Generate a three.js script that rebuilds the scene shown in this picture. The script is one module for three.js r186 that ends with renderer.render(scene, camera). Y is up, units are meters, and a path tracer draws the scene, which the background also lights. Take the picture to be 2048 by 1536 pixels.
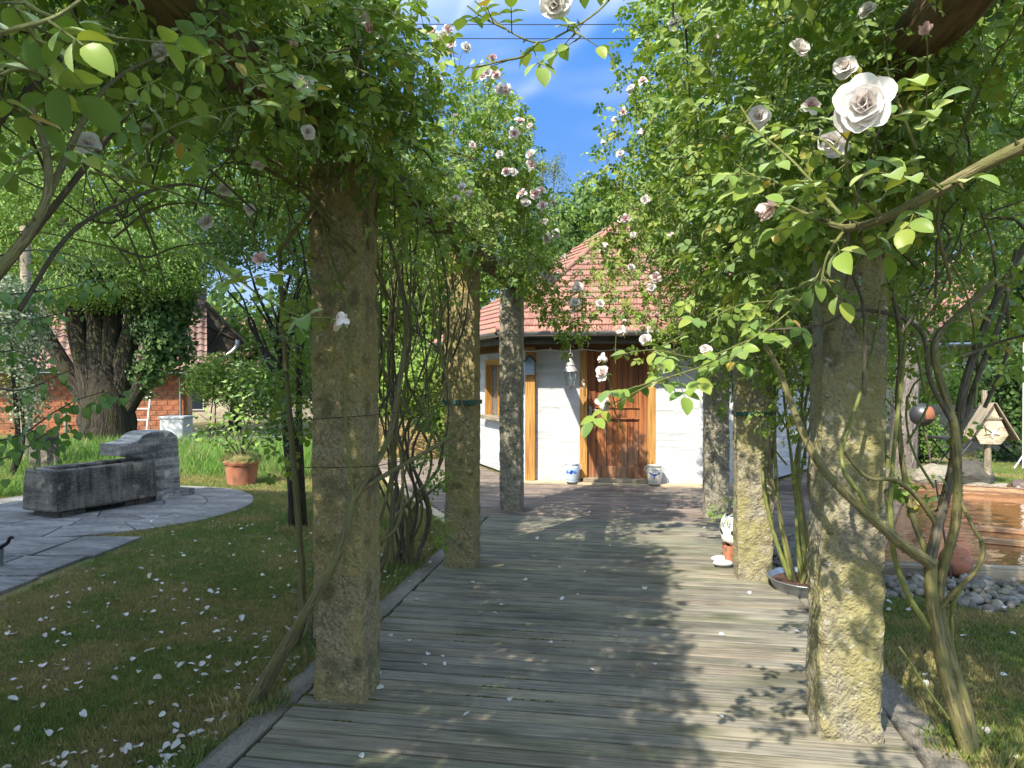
import * as THREE from 'three';
import { mergeGeometries } from 'three/addons/utils/BufferGeometryUtils.js';
import { RoundedBoxGeometry } from 'three/addons/geometries/RoundedBoxGeometry.js';

// ---------------------------------------------------------------- camera, sky, sun, exposure
const scene = new THREE.Scene();
const YAW = THREE.MathUtils.degToRad(9.36), CA = Math.cos(YAW), SA = Math.sin(YAW), FOC = 1450, EYE = 1.6;
const camera = new THREE.PerspectiveCamera(55.8, 4 / 3, 0.05, 400);
camera.position.set(0, EYE, 0);
camera.rotation.order = 'YXZ';
camera.rotation.y = YAW;
camera.rotation.x = -THREE.MathUtils.degToRad(0.51);
const renderer = new THREE.WebGLRenderer({ antialias: true });
renderer.toneMapping = THREE.LinearToneMapping;
renderer.toneMappingExposure = 2.85;
renderer.shadowMap.enabled = true;

const AZ = THREE.MathUtils.degToRad(24), EL = THREE.MathUtils.degToRad(46.6);
const sunDir = new THREE.Vector3(-Math.sin(AZ) * Math.cos(EL), Math.sin(EL), Math.cos(AZ) * Math.cos(EL));
const sun = new THREE.DirectionalLight(new THREE.Color(1, 0.93, 0.80), 3.05);
sun.position.copy(sunDir).multiplyScalar(60);
sun.castShadow = true;
sun.shadow.mapSize.set(4096, 4096);
Object.assign(sun.shadow.camera, { left: -30, right: 30, top: 30, bottom: -30, near: 1, far: 160 });
sun.shadow.radius = 1;
scene.add(sun, sun.target);

// ---------------------------------------------------------------- small maths
const V = (x, y, z) => new THREE.Vector3(x, y, z);
const W = (r, f, y = 0) => V(r, y, -f);                       // right, forward, up -> world
const cam2w = (xc, zc, y = 0) => V(xc * CA - zc * SA, y, -(xc * SA + zc * CA));
const at = (px, py, zc) => cam2w((px - 1024) / FOC * zc, zc, EYE - (py - 755) / FOC * zc);
const gd = (px, py, h = 0) => { const zc = (EYE - h) * FOC / (py - 755); return cam2w((px - 1024) / FOC * zc, zc, h); };
function RNG(s) { return () => { s |= 0; s = s + 0x6D2B79F5 | 0; let t = Math.imul(s ^ s >>> 15, 1 | s); t = t + Math.imul(t ^ t >>> 7, 61 | t) ^ t; return ((t ^ t >>> 14) >>> 0) / 4294967296; }; }
let rnd = RNG(7);
const rr = (a, b) => a + (b - a) * rnd();
const pick = (a) => a[Math.floor(rnd() * a.length)];
const clamp = THREE.MathUtils.clamp, smooth = THREE.MathUtils.smoothstep, lerp = THREE.MathUtils.lerp;
function hash3(x, y, z) { let h = Math.imul(x, 374761393) ^ Math.imul(y, 668265263) ^ Math.imul(z, 2147483647 - 1013904223); h = Math.imul(h ^ h >>> 13, 1274126177); return ((h ^ h >>> 16) >>> 0) / 4294967296; }
function noise3(x, y, z) {
  const xi = Math.floor(x), yi = Math.floor(y), zi = Math.floor(z);
  let u = x - xi, v = y - yi, w = z - zi; u = u * u * (3 - 2 * u); v = v * v * (3 - 2 * v); w = w * w * (3 - 2 * w);
  const L = (a, b, t) => a + (b - a) * t, h = (i, j, k) => hash3(xi + i, yi + j, zi + k);
  return L(L(L(h(0, 0, 0), h(1, 0, 0), u), L(h(0, 1, 0), h(1, 1, 0), u), v), L(L(h(0, 0, 1), h(1, 0, 1), u), L(h(0, 1, 1), h(1, 1, 1), u), v), w) * 2 - 1;
}
const fbm3 = (x, y, z, o = 4) => { let s = 0, a = 0.5; for (let i = 0; i < o; i++) { s += a * noise3(x, y, z); x = x * 2.03 + 7.1; y = y * 2.03 + 3.7; z = z * 2.03 + 1.3; a *= 0.5; } return s; };
// tileable lattice noise for textures
const lattices = new Map();
function lattice(px, py, seed) { const k = (px * 4096 + py) * 4096 + seed; let l = lattices.get(k); if (!l) { l = new Float32Array(px * py); for (let j = 0; j < py; j++) for (let i = 0; i < px; i++) l[j * px + i] = hash3(i, j, seed) * 2 - 1; lattices.set(k, l); } return l; }
function tnoise(x, y, px, py, seed) {
  const l = lattice(px, py, seed), xi = Math.floor(x), yi = Math.floor(y); let u = x - xi, v = y - yi; u = u * u * (3 - 2 * u); v = v * v * (3 - 2 * v);
  const x0 = xi % px, x1 = (xi + 1) % px, y0 = (yi % py) * px, y1 = ((yi + 1) % py) * px, a = l[y0 + x0], b = l[y0 + x1], c = l[y1 + x0], d = l[y1 + x1];
  const p = a + (b - a) * u; return p + (c + (d - c) * u - p) * v;
}
function tfbm(u, v, fx, fy, seed, o = 4) { let s = 0, a = 0.5; for (let i = 0; i < o; i++) { s += a * tnoise(u * fx, v * fy, fx, fy, seed + i * 17); fx *= 2; fy *= 2; a *= 0.5; } return s; }

// ---------------------------------------------------------------- sky: clear blue air, thin cirrus and a fading contrail
{
  const w = 1536, h = 768, d = new Float32Array(w * h * 4);
  const dirOf = (px, py) => V((px - 1024) / FOC * CA - SA, (755 - py) / FOC, -((px - 1024) / FOC * SA + CA)).normalize();
  const c0 = dirOf(990, 250), c1 = dirOf(1225, 0), cn = V(0, 0, 0).crossVectors(c0, c1).normalize();
  const k0 = dirOf(840, 190), k1 = dirOf(930, 20), kn = V(0, 0, 0).crossVectors(k0, k1).normalize();
  const q = V(0, 0, 0);
  for (let j = 0; j < h; j++) {
    const lat = ((j + 0.5) / h - 0.5) * Math.PI, y = Math.sin(lat), cl = Math.cos(lat);
    for (let i = 0; i < w; i++) {
      const lon = ((i + 0.5) / w - 0.5) * 2 * Math.PI; q.set(Math.cos(lon) * cl, y, Math.sin(lon) * cl);
      const e = Math.max(0, y), t = Math.pow(1 - e, 7), s = Math.max(0, q.dot(sunDir)), anti = 0.5 - 0.5 * q.dot(sunDir);
      const air = lerp(1.55, 0.92, smooth(anti, 0.05, 0.75));                       // clear air is deepest away from the sun
      const deep = smooth(anti, 0.1, 0.62), r0 = lerp(0.17, 0.040, deep), g0 = lerp(0.26, 0.132, deep), b0 = lerp(0.42, 0.355, deep);
      let r = lerp(r0, 0.32, t) * air, g = lerp(g0, 0.42, t) * air, b = lerp(b0, 0.52, t) * air;
      const glow = 0.35 * Math.pow(s, 5) + 1.2 * Math.pow(s, 40); r += glow; g += glow * 0.97; b += glow * 0.92;
      if (y > 0) {
        const sx = q.x / (y + 0.25), sz = q.z / (y + 0.25);
        let c = smooth(fbm3(sx * 1.6 + 3.4, sz * 4.6, 0.3, 5), -0.22, 0.5) * 0.5;    // thin cirrus veil
        c *= smooth(y, 0.0, 0.3) * lerp(0.32, 1, smooth(y, 0.3, 0.8));
        const dc = q.dot(cn), dk = q.dot(kn), close = Math.abs(dc) < 0.05 || Math.abs(dk) < 0.04, wob = close ? 0.006 * fbm3(q.x * 40, q.y * 40, q.z * 40, 3) : 0;
        if (close) c += 0.20 * Math.exp(-Math.pow((dc + wob) / 0.0095, 2)) * (0.6 + 0.7 * fbm3(q.x * 30, q.y * 30, q.z * 30, 3)) * smooth(s, -1, 0.9);
        if (close) c += 0.08 * Math.exp(-Math.pow((dk + wob) / 0.006, 2));
        c = clamp(c, 0, 0.8); const br = 0.85 + 0.8 * Math.pow(s, 3);
        r = lerp(r, br, c); g = lerp(g, br, c); b = lerp(b, br, c);
      } else { const k = smooth(-y, 0, 0.15); r = lerp(r, 0.10, k); g = lerp(g, 0.11, k); b = lerp(b, 0.06, k); }
      const o = (j * w + i) * 4; d[o] = r; d[o + 1] = g; d[o + 2] = b; d[o + 3] = 1;
    }
  }
  const tex = new THREE.DataTexture(d, w, h, THREE.RGBAFormat, THREE.FloatType);
  tex.mapping = THREE.EquirectangularReflectionMapping; tex.magFilter = THREE.LinearFilter; tex.colorSpace = THREE.LinearSRGBColorSpace; tex.needsUpdate = true;
  scene.background = tex; scene.environment = tex;
}

// ---------------------------------------------------------------- materials
function dataTex(w, h, fn, srgb = true) {
  const d = new Uint8Array(w * h * 4), c = [0, 0, 0];
  for (let j = 0; j < h; j++) for (let i = 0; i < w; i++) {
    fn(i / w, j / h, c); const o = (j * w + i) * 4;
    for (let k = 0; k < 3; k++) { let x = clamp(c[k], 0, 1); if (srgb) x = x <= 0.0031308 ? x * 12.92 : 1.055 * Math.pow(x, 1 / 2.4) - 0.055; d[o + k] = Math.round(x * 255); }
    d[o + 3] = 255;
  }
  const t = new THREE.DataTexture(d, w, h); t.wrapS = t.wrapT = THREE.RepeatWrapping; t.magFilter = THREE.LinearFilter; t.minFilter = THREE.LinearMipmapLinearFilter; t.generateMipmaps = true;
  if (srgb) t.colorSpace = THREE.SRGBColorSpace; t.needsUpdate = true; return t;
}
const mix3 = (c, a, b, t) => { t = clamp(t, 0, 1); for (let k = 0; k < 3; k++) c[k] = a[k] + (b[k] - a[k]) * t; };
const blend = (c, b, t) => mix3(c, [c[0], c[1], c[2]], b, t);
const lin = (r, g, b) => new THREE.Color().setRGB(r, g, b);
const std = (o) => new THREE.MeshStandardMaterial(o);
const phy = (o) => new THREE.MeshPhysicalMaterial(o);
const rep = (t, x, y) => { const c = t.clone(); c.repeat.set(x, y); c.needsUpdate = true; return c; };

// weathered wood; u runs along the grain (one tile = 2.4 m x 0.6 m)
const grainBump = dataTex(1024, 512, (u, v, c) => { const g = tfbm(u, v, 6, 90, 5, 4) * 0.7 + tfbm(u, v, 3, 28, 9, 4) * 0.5 + tfbm(u, v, 200, 200, 2, 2) * 0.15; c[0] = c[1] = c[2] = 0.5 + g * 0.6; }, false);
const deckWood = (a, b, moss, seed) => dataTex(1024, 512, (u, v, c) => {
  const g = tfbm(u, v, 11, 80, seed, 4), p = tfbm(u, v, 10, 5, seed + 3, 4), s = tfbm(u, v, 30, 200, seed + 8, 3);
  mix3(c, a, b, 0.5 + g * 0.7 + p * 0.8);
  blend(c, [0.022, 0.020, 0.017], smooth(-s - g * 0.7, 0.28, 0.7) * 0.4);
  blend(c, [0.34, 0.33, 0.31], smooth(tfbm(u, v, 14, 60, seed + 21, 3), 0.3, 0.6) * 0.45);
  blend(c, [0.065, 0.085, 0.022], smooth(tfbm(u, v, 5, 9, seed + 13, 4), 0.06, 0.5) * moss);
});
const woodGrey = deckWood([0.105, 0.096, 0.076], [0.275, 0.25, 0.195], 0.3, 31), woodRed = deckWood([0.115, 0.088, 0.074], [0.26, 0.205, 0.175], 0.15, 57);
const M = {};
const plankMats = (tex) => [[1, 1, 1], [0.78, 0.79, 0.8], [1.16, 1.13, 1.04], [0.92, 0.96, 0.86], [1.06, 0.99, 0.94]].map((t) => std({ map: tex, color: lin(...t), roughness: 0.8, bumpMap: grainBump, bumpScale: 0.0022 }));
M.deckGrey = plankMats(woodGrey); M.deckRed = plankMats(woodRed);
M.moss = std({ color: lin(0.075, 0.10, 0.018), roughness: 1 });
const doorTex = dataTex(512, 1024, (u, v, c) => {
  const g = tfbm(u, v, 46, 3, 71, 4), g2 = tfbm(u, v, 12, 2, 75, 3), s = tfbm(u, v, 120, 6, 79, 3);
  mix3(c, [0.16, 0.045, 0.014], [0.42, 0.145, 0.04], 0.5 + g * 0.9 + g2 * 0.6);
  blend(c, [0.06, 0.024, 0.012], smooth(s, 0.15, 0.5) * 0.7);
  const worn = smooth(0.55 - v + tfbm(u, v, 10, 5, 83, 4) * 0.5, 0.1, 0.6);          // weathered grey lower boards
  blend(c, [0.25, 0.17, 0.11], worn * (0.35 + 0.6 * smooth(g, -0.1, 0.4)));
});
M.door = std({ map: doorTex, roughness: 0.55, bumpMap: rep(grainBump, 1, 1), bumpScale: 0.0015 });
const postTex = dataTex(512, 512, (u, v, c) => { const g = tfbm(u, v, 4, 50, 91, 4), p = tfbm(u, v, 3, 4, 95, 3); mix3(c, [0.30, 0.13, 0.03], [0.62, 0.34, 0.09], 0.5 + g * 0.9 + p * 0.5); blend(c, [0.10, 0.045, 0.018], smooth(tfbm(u, v, 6, 120, 99, 3), 0.2, 0.5) * 0.6); });
M.post = std({ map: postTex, roughness: 0.5, bumpMap: grainBump, bumpScale: 0.001 });
M.beamBrown = std({ map: postTex, color: lin(0.30, 0.28, 0.30), roughness: 0.7, bumpMap: grainBump, bumpScale: 0.002 });
M.darkWood = std({ map: woodGrey, color: lin(0.35, 0.3, 0.26), roughness: 0.8, bumpMap: grainBump, bumpScale: 0.003 });
M.greyWood = std({ map: woodGrey, color: lin(1.5, 1.35, 1.2), roughness: 0.85, bumpMap: grainBump, bumpScale: 0.003 });
M.pondWood = std({ map: woodRed, color: lin(2.0, 1.5, 1.0), roughness: 0.8, bumpMap: grainBump, bumpScale: 0.002 });
const barkTex = (a, b, moss, seed) => dataTex(512, 512, (u, v, c) => { const g = tfbm(u, v, 22, 5, seed, 4), p = tfbm(u, v, 5, 4, seed + 5, 4); mix3(c, a, b, 0.5 + g * 1.1); blend(c, moss, smooth(p, -0.05, 0.35) * 0.75); });
const barkBump = dataTex(512, 512, (u, v, c) => { const g = Math.abs(tfbm(u, v, 18, 4, 205, 4)) * 1.6 + tfbm(u, v, 60, 30, 209, 3) * 0.3; c[0] = c[1] = c[2] = clamp(g, 0, 1); }, false);
M.logBark = std({ map: barkTex([0.07, 0.04, 0.02], [0.20, 0.125, 0.07], [0.10, 0.085, 0.03], 211), roughness: 0.85, bumpMap: barkBump, bumpScale: 0.01 });
M.treeBark = std({ map: barkTex([0.022, 0.017, 0.011], [0.085, 0.068, 0.045], [0.055, 0.06, 0.016], 221), roughness: 1, bumpMap: barkBump, bumpScale: 0.03 });
M.pineBark = std({ map: barkTex([0.13, 0.10, 0.085], [0.34, 0.29, 0.25], [0.22, 0.19, 0.16], 231), roughness: 1, bumpMap: barkBump, bumpScale: 0.04 });
M.cane = std({ map: barkTex([0.10, 0.085, 0.035], [0.25, 0.215, 0.095], [0.16, 0.155, 0.05], 241), roughness: 0.8, bumpMap: barkBump, bumpScale: 0.002 });
M.caneGreen = std({ map: barkTex([0.11, 0.125, 0.03], [0.25, 0.26, 0.07], [0.17, 0.2, 0.045], 251), roughness: 0.65, bumpMap: barkBump, bumpScale: 0.001 });
M.caneGrey = std({ map: barkTex([0.06, 0.05, 0.035], [0.17, 0.145, 0.10], [0.10, 0.10, 0.045], 261), roughness: 0.9, bumpMap: barkBump, bumpScale: 0.002 });
M.twig = std({ color: lin(0.085, 0.075, 0.028), roughness: 0.8 });
// rough granite with yellow-green lichen
const graniteBump = dataTex(640, 640, (u, v, c) => { const g = tfbm(u, v, 26, 26, 301, 5) + tfbm(u, v, 90, 90, 307, 3) * 0.55; c[0] = c[1] = c[2] = 0.5 + g * 0.65; }, false);
const graniteTex = (lich, seed) => dataTex(640, 640, (u, v, c) => {
  const g = tfbm(u, v, 70, 70, seed, 3), p = tfbm(u, v, 5, 5, seed + 4, 5), q = tfbm(u, v, 170, 170, seed + 9, 2);
  mix3(c, [0.17, 0.145, 0.105], [0.36, 0.325, 0.25], 0.5 + g * 0.9 + q * 0.6);
  blend(c, [0.29, 0.255, 0.10], smooth(p + g * 0.45, -0.5, 0.3) * lich);
  blend(c, [0.10, 0.095, 0.05], smooth(tfbm(u, v, 9, 9, seed + 15, 4) + g * 0.3, 0.14, 0.5) * 0.75);
  blend(c, [0.45, 0.43, 0.38], smooth(tfbm(u, v, 40, 40, seed + 27, 3), 0.34, 0.5) * 0.5);
});
M.graniteLichen = std({ map: graniteTex(0.85, 311), roughness: 0.95, bumpMap: graniteBump, bumpScale: 0.012 });
M.graniteMoss = std({ map: graniteTex(0.6, 331), color: lin(1.04, 0.96, 0.72), roughness: 0.95, bumpMap: graniteBump, bumpScale: 0.012 });
M.graniteGrey = std({ map: graniteTex(0.12, 351), roughness: 0.95, bumpMap: graniteBump, bumpScale: 0.012 });
const troughTex = dataTex(512, 512, (u, v, c) => {
  const st = tfbm(u, v, 40, 3, 401, 4), p = tfbm(u, v, 6, 6, 405, 5), f = tfbm(u, v, 90, 90, 409, 3);
  mix3(c, [0.045, 0.046, 0.046], [0.20, 0.195, 0.18], 0.42 + st * 0.75 + p * 0.7 + f * 0.5);
  blend(c, [0.33, 0.30, 0.26], smooth(tfbm(u, v, 8, 6, 415, 4), 0.28, 0.5) * 0.7);
});
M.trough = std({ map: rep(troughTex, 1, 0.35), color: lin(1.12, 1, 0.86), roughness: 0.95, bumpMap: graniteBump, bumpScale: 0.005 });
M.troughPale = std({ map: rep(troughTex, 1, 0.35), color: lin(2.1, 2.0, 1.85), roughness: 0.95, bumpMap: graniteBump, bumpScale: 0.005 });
const paveTex = dataTex(512, 512, (u, v, c) => { const g = tfbm(u, v, 30, 60, 421, 4), p = tfbm(u, v, 4, 4, 425, 4); mix3(c, [0.115, 0.11, 0.10], [0.30, 0.285, 0.26], 0.5 + g * 0.8 + p * 0.7); });
M.pave = [1, 0.88, 1.12].map((k) => std({ map: paveTex, color: lin(k, k, k * 1.01), roughness: 0.85, bumpMap: graniteBump, bumpScale: 0.006 }));
const concTex = dataTex(512, 512, (u, v, c) => { const g = tfbm(u, v, 120, 120, 431, 3), p = tfbm(u, v, 5, 5, 435, 4); mix3(c, [0.12, 0.105, 0.082], [0.30, 0.265, 0.215], 0.5 + g * 0.9 + p * 0.6); });
M.concrete = std({ map: concTex, roughness: 0.95, bumpMap: graniteBump, bumpScale: 0.003 });
M.concretePale = std({ map: concTex, color: lin(2.3, 2.1, 1.7), roughness: 0.95, bumpMap: graniteBump, bumpScale: 0.002 });
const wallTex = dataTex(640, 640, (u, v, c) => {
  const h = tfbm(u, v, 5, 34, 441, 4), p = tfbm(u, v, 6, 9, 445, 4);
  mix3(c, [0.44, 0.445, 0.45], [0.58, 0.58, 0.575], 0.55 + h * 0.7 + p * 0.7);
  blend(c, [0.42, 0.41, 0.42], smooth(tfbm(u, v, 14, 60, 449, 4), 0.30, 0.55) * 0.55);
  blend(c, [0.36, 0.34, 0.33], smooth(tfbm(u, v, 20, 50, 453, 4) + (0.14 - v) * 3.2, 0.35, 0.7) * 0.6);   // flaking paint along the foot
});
const wallBump = dataTex(512, 512, (u, v, c) => { const g = tfbm(u, v, 4, 26, 461, 4) + tfbm(u, v, 60, 60, 465, 3) * 0.4; c[0] = c[1] = c[2] = 0.5 + g * 0.6; }, false);
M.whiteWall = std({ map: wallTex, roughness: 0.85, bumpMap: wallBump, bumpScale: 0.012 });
M.zinc = std({ color: lin(0.36, 0.38, 0.40), metalness: 0.85, roughness: 0.42, bumpMap: wallBump, bumpScale: 0.001 });
const clayVar = (a, b, seed) => dataTex(256, 256, (u, v, c) => { const g = tfbm(u, v, 24, 24, seed, 3), p = tfbm(u, v, 4, 4, seed + 3, 4); mix3(c, a, b, 0.5 + g * 0.5 + p * 0.8); blend(c, [0.10, 0.08, 0.06], smooth(tfbm(u, v, 8, 8, seed + 7, 4), 0.2, 0.55) * 0.5); });
const tileTex = clayVar([0.20, 0.085, 0.06], [0.36, 0.18, 0.13], 471);
M.roofTile = [[1, 1, 1], [0.8, 0.78, 0.78], [1.12, 1.1, 1.08], [0.9, 0.98, 1]].map((t) => std({ map: tileTex, color: lin(...t), roughness: 0.85 }));
M.roofUnder = std({ color: lin(0.05, 0.03, 0.022), roughness: 1 });
const shedTileTex = clayVar([0.17, 0.095, 0.08], [0.34, 0.22, 0.19], 481);
M.shedTile = [1, 0.82, 1.14].map((k) => std({ map: shedTileTex, color: lin(k, k, k), roughness: 0.85 }));
const brickTex = clayVar([0.33, 0.115, 0.055], [0.52, 0.22, 0.115], 491);
M.brick = [[1, 1, 1], [0.84, 0.8, 0.78], [1.1, 1.05, 1], [0.95, 1, 1.05]].map((t) => std({ map: brickTex, color: lin(...t), roughness: 0.9 }));
M.mortar = std({ color: lin(0.25, 0.16, 0.11), roughness: 1 });
M.terracotta = std({ map: clayVar([0.36, 0.13, 0.065], [0.50, 0.21, 0.12], 501), roughness: 0.8, bumpMap: graniteBump, bumpScale: 0.001 });
const stoneware = (motif, warm) => { // salt glaze with cobalt brushwork
  const cv = document.createElement('canvas'); cv.width = 512; cv.height = 256; const g = cv.getContext('2d');
  g.fillStyle = warm ? '#c9c3b2' : '#b9c6d0'; g.fillRect(0, 0, 512, 256);
  for (let i = 0; i < 900; i++) { g.fillStyle = `rgba(${rnd() < 0.5 ? '90,95,100' : '235,235,230'},0.10)`; g.fillRect(rnd() * 512, rnd() * 256, 2 + rnd() * 5, 1 + rnd() * 3); }
  g.strokeStyle = '#23479f'; g.fillStyle = '#1d3f9a'; g.lineWidth = 4;
  for (const y of [62, 214]) { g.beginPath(); g.moveTo(0, y); g.lineTo(512, y); g.stroke(); }
  for (const cx of [0, 256, 512]) {
    if (motif) {
      g.fillStyle = 'rgba(90,135,215,0.35)'; g.fillRect(cx - 62, 70, 124, 66); g.fillStyle = '#1d3f9a';
      g.beginPath(); g.ellipse(cx, 108, 15, 30, 0.35, 0, 7); g.fill();
      for (const s of [-1, 1]) { g.lineWidth = 9; g.beginPath(); g.arc(cx + s * 38, 106, 15, 0, 5.2); g.stroke(); g.beginPath(); g.arc(cx + s * 42, 108, 5, 0, 7); g.fill(); }
    } else {
      g.beginPath(); g.arc(cx + 6, 122, 17, 0, 7); g.fill();
      for (let k = 0; k < 11; k++) { const t = k / 10 * 3.14; g.beginPath(); g.ellipse(cx - 50 * Math.cos(t), 92 + 26 * Math.sin(t), 12, 6, t, 0, 7); g.fill(); }
      g.beginPath(); g.ellipse(cx, 154, 7, 14, 0, 0, 7); g.fill();
    }
  }
  const t = new THREE.CanvasTexture(cv); t.colorSpace = THREE.SRGBColorSpace; t.wrapS = THREE.RepeatWrapping; return t;
};
M.stonewareA = phy({ map: stoneware(true, false), roughness: 0.3, clearcoat: 0.5, clearcoatRoughness: 0.15 });
M.stonewareB = phy({ map: stoneware(false, true), roughness: 0.3, clearcoat: 0.5, clearcoatRoughness: 0.15 });
M.stonewarePlain = phy({ color: lin(0.42, 0.44, 0.44), roughness: 0.3, clearcoat: 0.5, clearcoatRoughness: 0.2 });
M.iron = std({ color: lin(0.06, 0.06, 0.065), metalness: 0.6, roughness: 0.5 });
M.lampMetal = std({ map: clayVar([0.30, 0.27, 0.23], [0.62, 0.60, 0.57], 511), metalness: 0.3, roughness: 0.5 });
M.glass = phy({ color: lin(0.95, 0.97, 0.97), transmission: 1, thickness: 0, roughness: 0.05 });
M.windowGlass = phy({ color: lin(0.8, 0.85, 0.85), transmission: 0.9, thickness: 0, roughness: 0.02 });
M.white = std({ color: lin(0.74, 0.74, 0.73), roughness: 0.6 });
M.whitePaint = std({ map: wallTex, color: lin(0.95, 0.95, 0.95), roughness: 0.6 });
M.blueBox = std({ color: lin(0.26, 0.41, 0.55), roughness: 0.6 });
M.black = std({ color: lin(0.012, 0.012, 0.013), roughness: 0.5 });
M.greenStrap = std({ color: lin(0.018, 0.075, 0.06), roughness: 0.6 });
M.wire = std({ color: lin(0.05, 0.055, 0.04), roughness: 0.6, metalness: 0.4 });
M.rust = std({ map: clayVar([0.10, 0.10, 0.10], [0.26, 0.15, 0.09], 521), metalness: 0.4, roughness: 0.5 });
M.rock = std({ map: graniteTex(0.05, 371), color: lin(1.1, 1.1, 1.12), roughness: 0.95, bumpMap: graniteBump, bumpScale: 0.01 });
M.rockDark = std({ map: graniteTex(0.05, 371), color: lin(0.32, 0.33, 0.35), roughness: 0.8, bumpMap: graniteBump, bumpScale: 0.01 });
M.water = phy({ color: lin(0.235, 0.105, 0.042), roughness: 0.04, ior: 1.33, bumpMap: dataTex(512, 512, (u, v, c) => { c[0] = c[1] = c[2] = 0.5 + tfbm(u, v, 14, 14, 531, 4) * 0.6; }, false), bumpScale: 0.004 });
M.render = std({ map: concTex, color: lin(2.3, 2.2, 2.0), roughness: 1 });
const lawnTex = dataTex(640, 640, (u, v, c) => {
  const p = tfbm(u, v, 5, 5, 541, 5), f = tfbm(u, v, 120, 120, 545, 3), q = tfbm(u, v, 9, 9, 549, 4);
  mix3(c, [0.10, 0.095, 0.026], [0.20, 0.165, 0.058], 0.5 + p * 1.1 + f * 0.7);
  blend(c, [0.075, 0.11, 0.02], smooth(q, 0.02, 0.35) * 0.7);
  blend(c, [0.08, 0.058, 0.032], smooth(tfbm(u, v, 16, 16, 553, 4), 0.22, 0.45) * 0.7);
});
M.lawn = std({ map: lawnTex, roughness: 1, bumpMap: dataTex(512, 512, (u, v, c) => { c[0] = c[1] = c[2] = 0.5 + tfbm(u, v, 100, 100, 557, 3) * 0.8; }, false), bumpScale: 0.02 });
const leafMat = (t = 0.48, coat = 0.3) => phy({ color: lin(1, 1, 1), transmission: t, thickness: 0, roughness: 0.88, clearcoat: coat, clearcoatRoughness: 0.38, side: THREE.DoubleSide });
M.leaf = leafMat(); M.leafMatte = leafMat(0.35, 0.1); M.grass = leafMat(0.3, 0.08);
const leafTone = (r, g, b) => phy({ color: lin(r, g, b), transmission: 0.42, thickness: 0, roughness: 0.85, clearcoat: 0.4, clearcoatRoughness: 0.35, side: THREE.DoubleSide });
M.leafTones = [leafTone(0.19, 0.32, 0.024), leafTone(0.25, 0.37, 0.028), leafTone(0.13, 0.25, 0.03), leafTone(0.30, 0.37, 0.03), leafTone(0.20, 0.31, 0.03)];
M.leafYellow = leafTone(0.45, 0.33, 0.02);
const petalTone = (r, g, b) => phy({ color: lin(r, g, b), transmission: 0.35, thickness: 0, roughness: 0.9, side: THREE.DoubleSide });
M.petalWhite = petalTone(0.82, 0.78, 0.75); M.petalPink = petalTone(0.80, 0.58, 0.56); M.petalBlush = petalTone(0.82, 0.69, 0.67); M.petalBrown = petalTone(0.55, 0.40, 0.27);
M.petalFallen = [petalTone(0.80, 0.78, 0.77), petalTone(0.78, 0.70, 0.70), petalTone(0.70, 0.62, 0.52)];
M.blossomV = phy({ color: lin(1, 1, 1), vertexColors: true, transmission: 0.3, thickness: 0, roughness: 0.9, side: THREE.DoubleSide });

// ---------------------------------------------------------------- object helpers
const used = new Map();
function numbered(n) { const k = used.get(n) ?? 0; used.set(n, k + 1); return k ? n + '_' + String(k).padStart(3, '0') : n; }
const sh = (o) => { o.castShadow = o.receiveShadow = true; return o; };
function thing(name, label, category, pos = V(0, 0, 0), turn = 0, group) {
  const o = new THREE.Group(); o.name = numbered(name); o.position.copy(pos); o.rotation.y = turn; o.userData = { label, category }; if (group) o.userData.group = group; scene.add(o); return o;
}
function mesh(name, geo, mat, parent) { const m = sh(new THREE.Mesh(geo, mat)); m.name = parent === scene ? numbered(name) : name; parent.add(m); return m; }
function tag(o, label, category, group, kind) { Object.assign(o.userData, { label, category }); if (group) o.userData.group = group; if (kind) o.userData.kind = kind; return o; }
const struct = (o) => { o.userData.kind = 'structure'; return o; };
function inst(name, geo, mat, items, parent, stuff = true) {   // items: [Matrix4, Color]
  const m = sh(new THREE.InstancedMesh(geo, mat, items.length)); m.name = parent === scene ? numbered(name) : name;
  items.forEach(([x, c], i) => { m.setMatrixAt(i, x); if (c) m.setColorAt(i, c); });
  if (stuff) m.userData.kind = 'stuff'; parent.add(m); return m;
}
const box = (w, h, d, x = 0, y = 0, z = 0) => new THREE.BoxGeometry(w, h, d).translate(x, y, z);
function uvBox(w, h, d, x = 0, y = 0, z = 0, ou = 0, ov = 0, along = 'x', s = 1, bev = 0) {   // box with uv in metres, u along the given axis
  const g = bev ? new RoundedBoxGeometry(w, h, d, 1, bev) : new THREE.BoxGeometry(w, h, d); g.translate(x, y, z); return planarUV(g, ou, ov, along, s);
}
function planarUV(g, ou = 0, ov = 0, along = 'x', s = 1) {
  const p = g.attributes.position, n = g.attributes.normal, uv = new Float32Array(p.count * 2);
  for (let i = 0; i < p.count; i++) {
    const c = [p.getX(i), p.getY(i), p.getZ(i)], a = [Math.abs(n.getX(i)), Math.abs(n.getY(i)), Math.abs(n.getZ(i))], k = a[0] >= a[1] && a[0] >= a[2] ? 0 : a[1] >= a[2] ? 1 : 2;
    const rest = [0, 1, 2].filter((q) => q !== k), L = 'xyz'.indexOf(along); let [m, q] = rest; if (q === L) [m, q] = [q, m];
    uv[2 * i] = (c[m] + ou) / (2.4 * s); uv[2 * i + 1] = (c[q] + ov) / (0.6 * s);
  }
  g.setAttribute('uv', new THREE.BufferAttribute(uv, 2)); return g;
}
const clean = (g) => { const q = g.index ? g.toNonIndexed() : g; for (const k of Object.keys(q.attributes)) if (!['position', 'normal', 'uv'].includes(k)) q.deleteAttribute(k); return q; };
const merge = (...gs) => mergeGeometries(gs.flat().map(clean));
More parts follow.
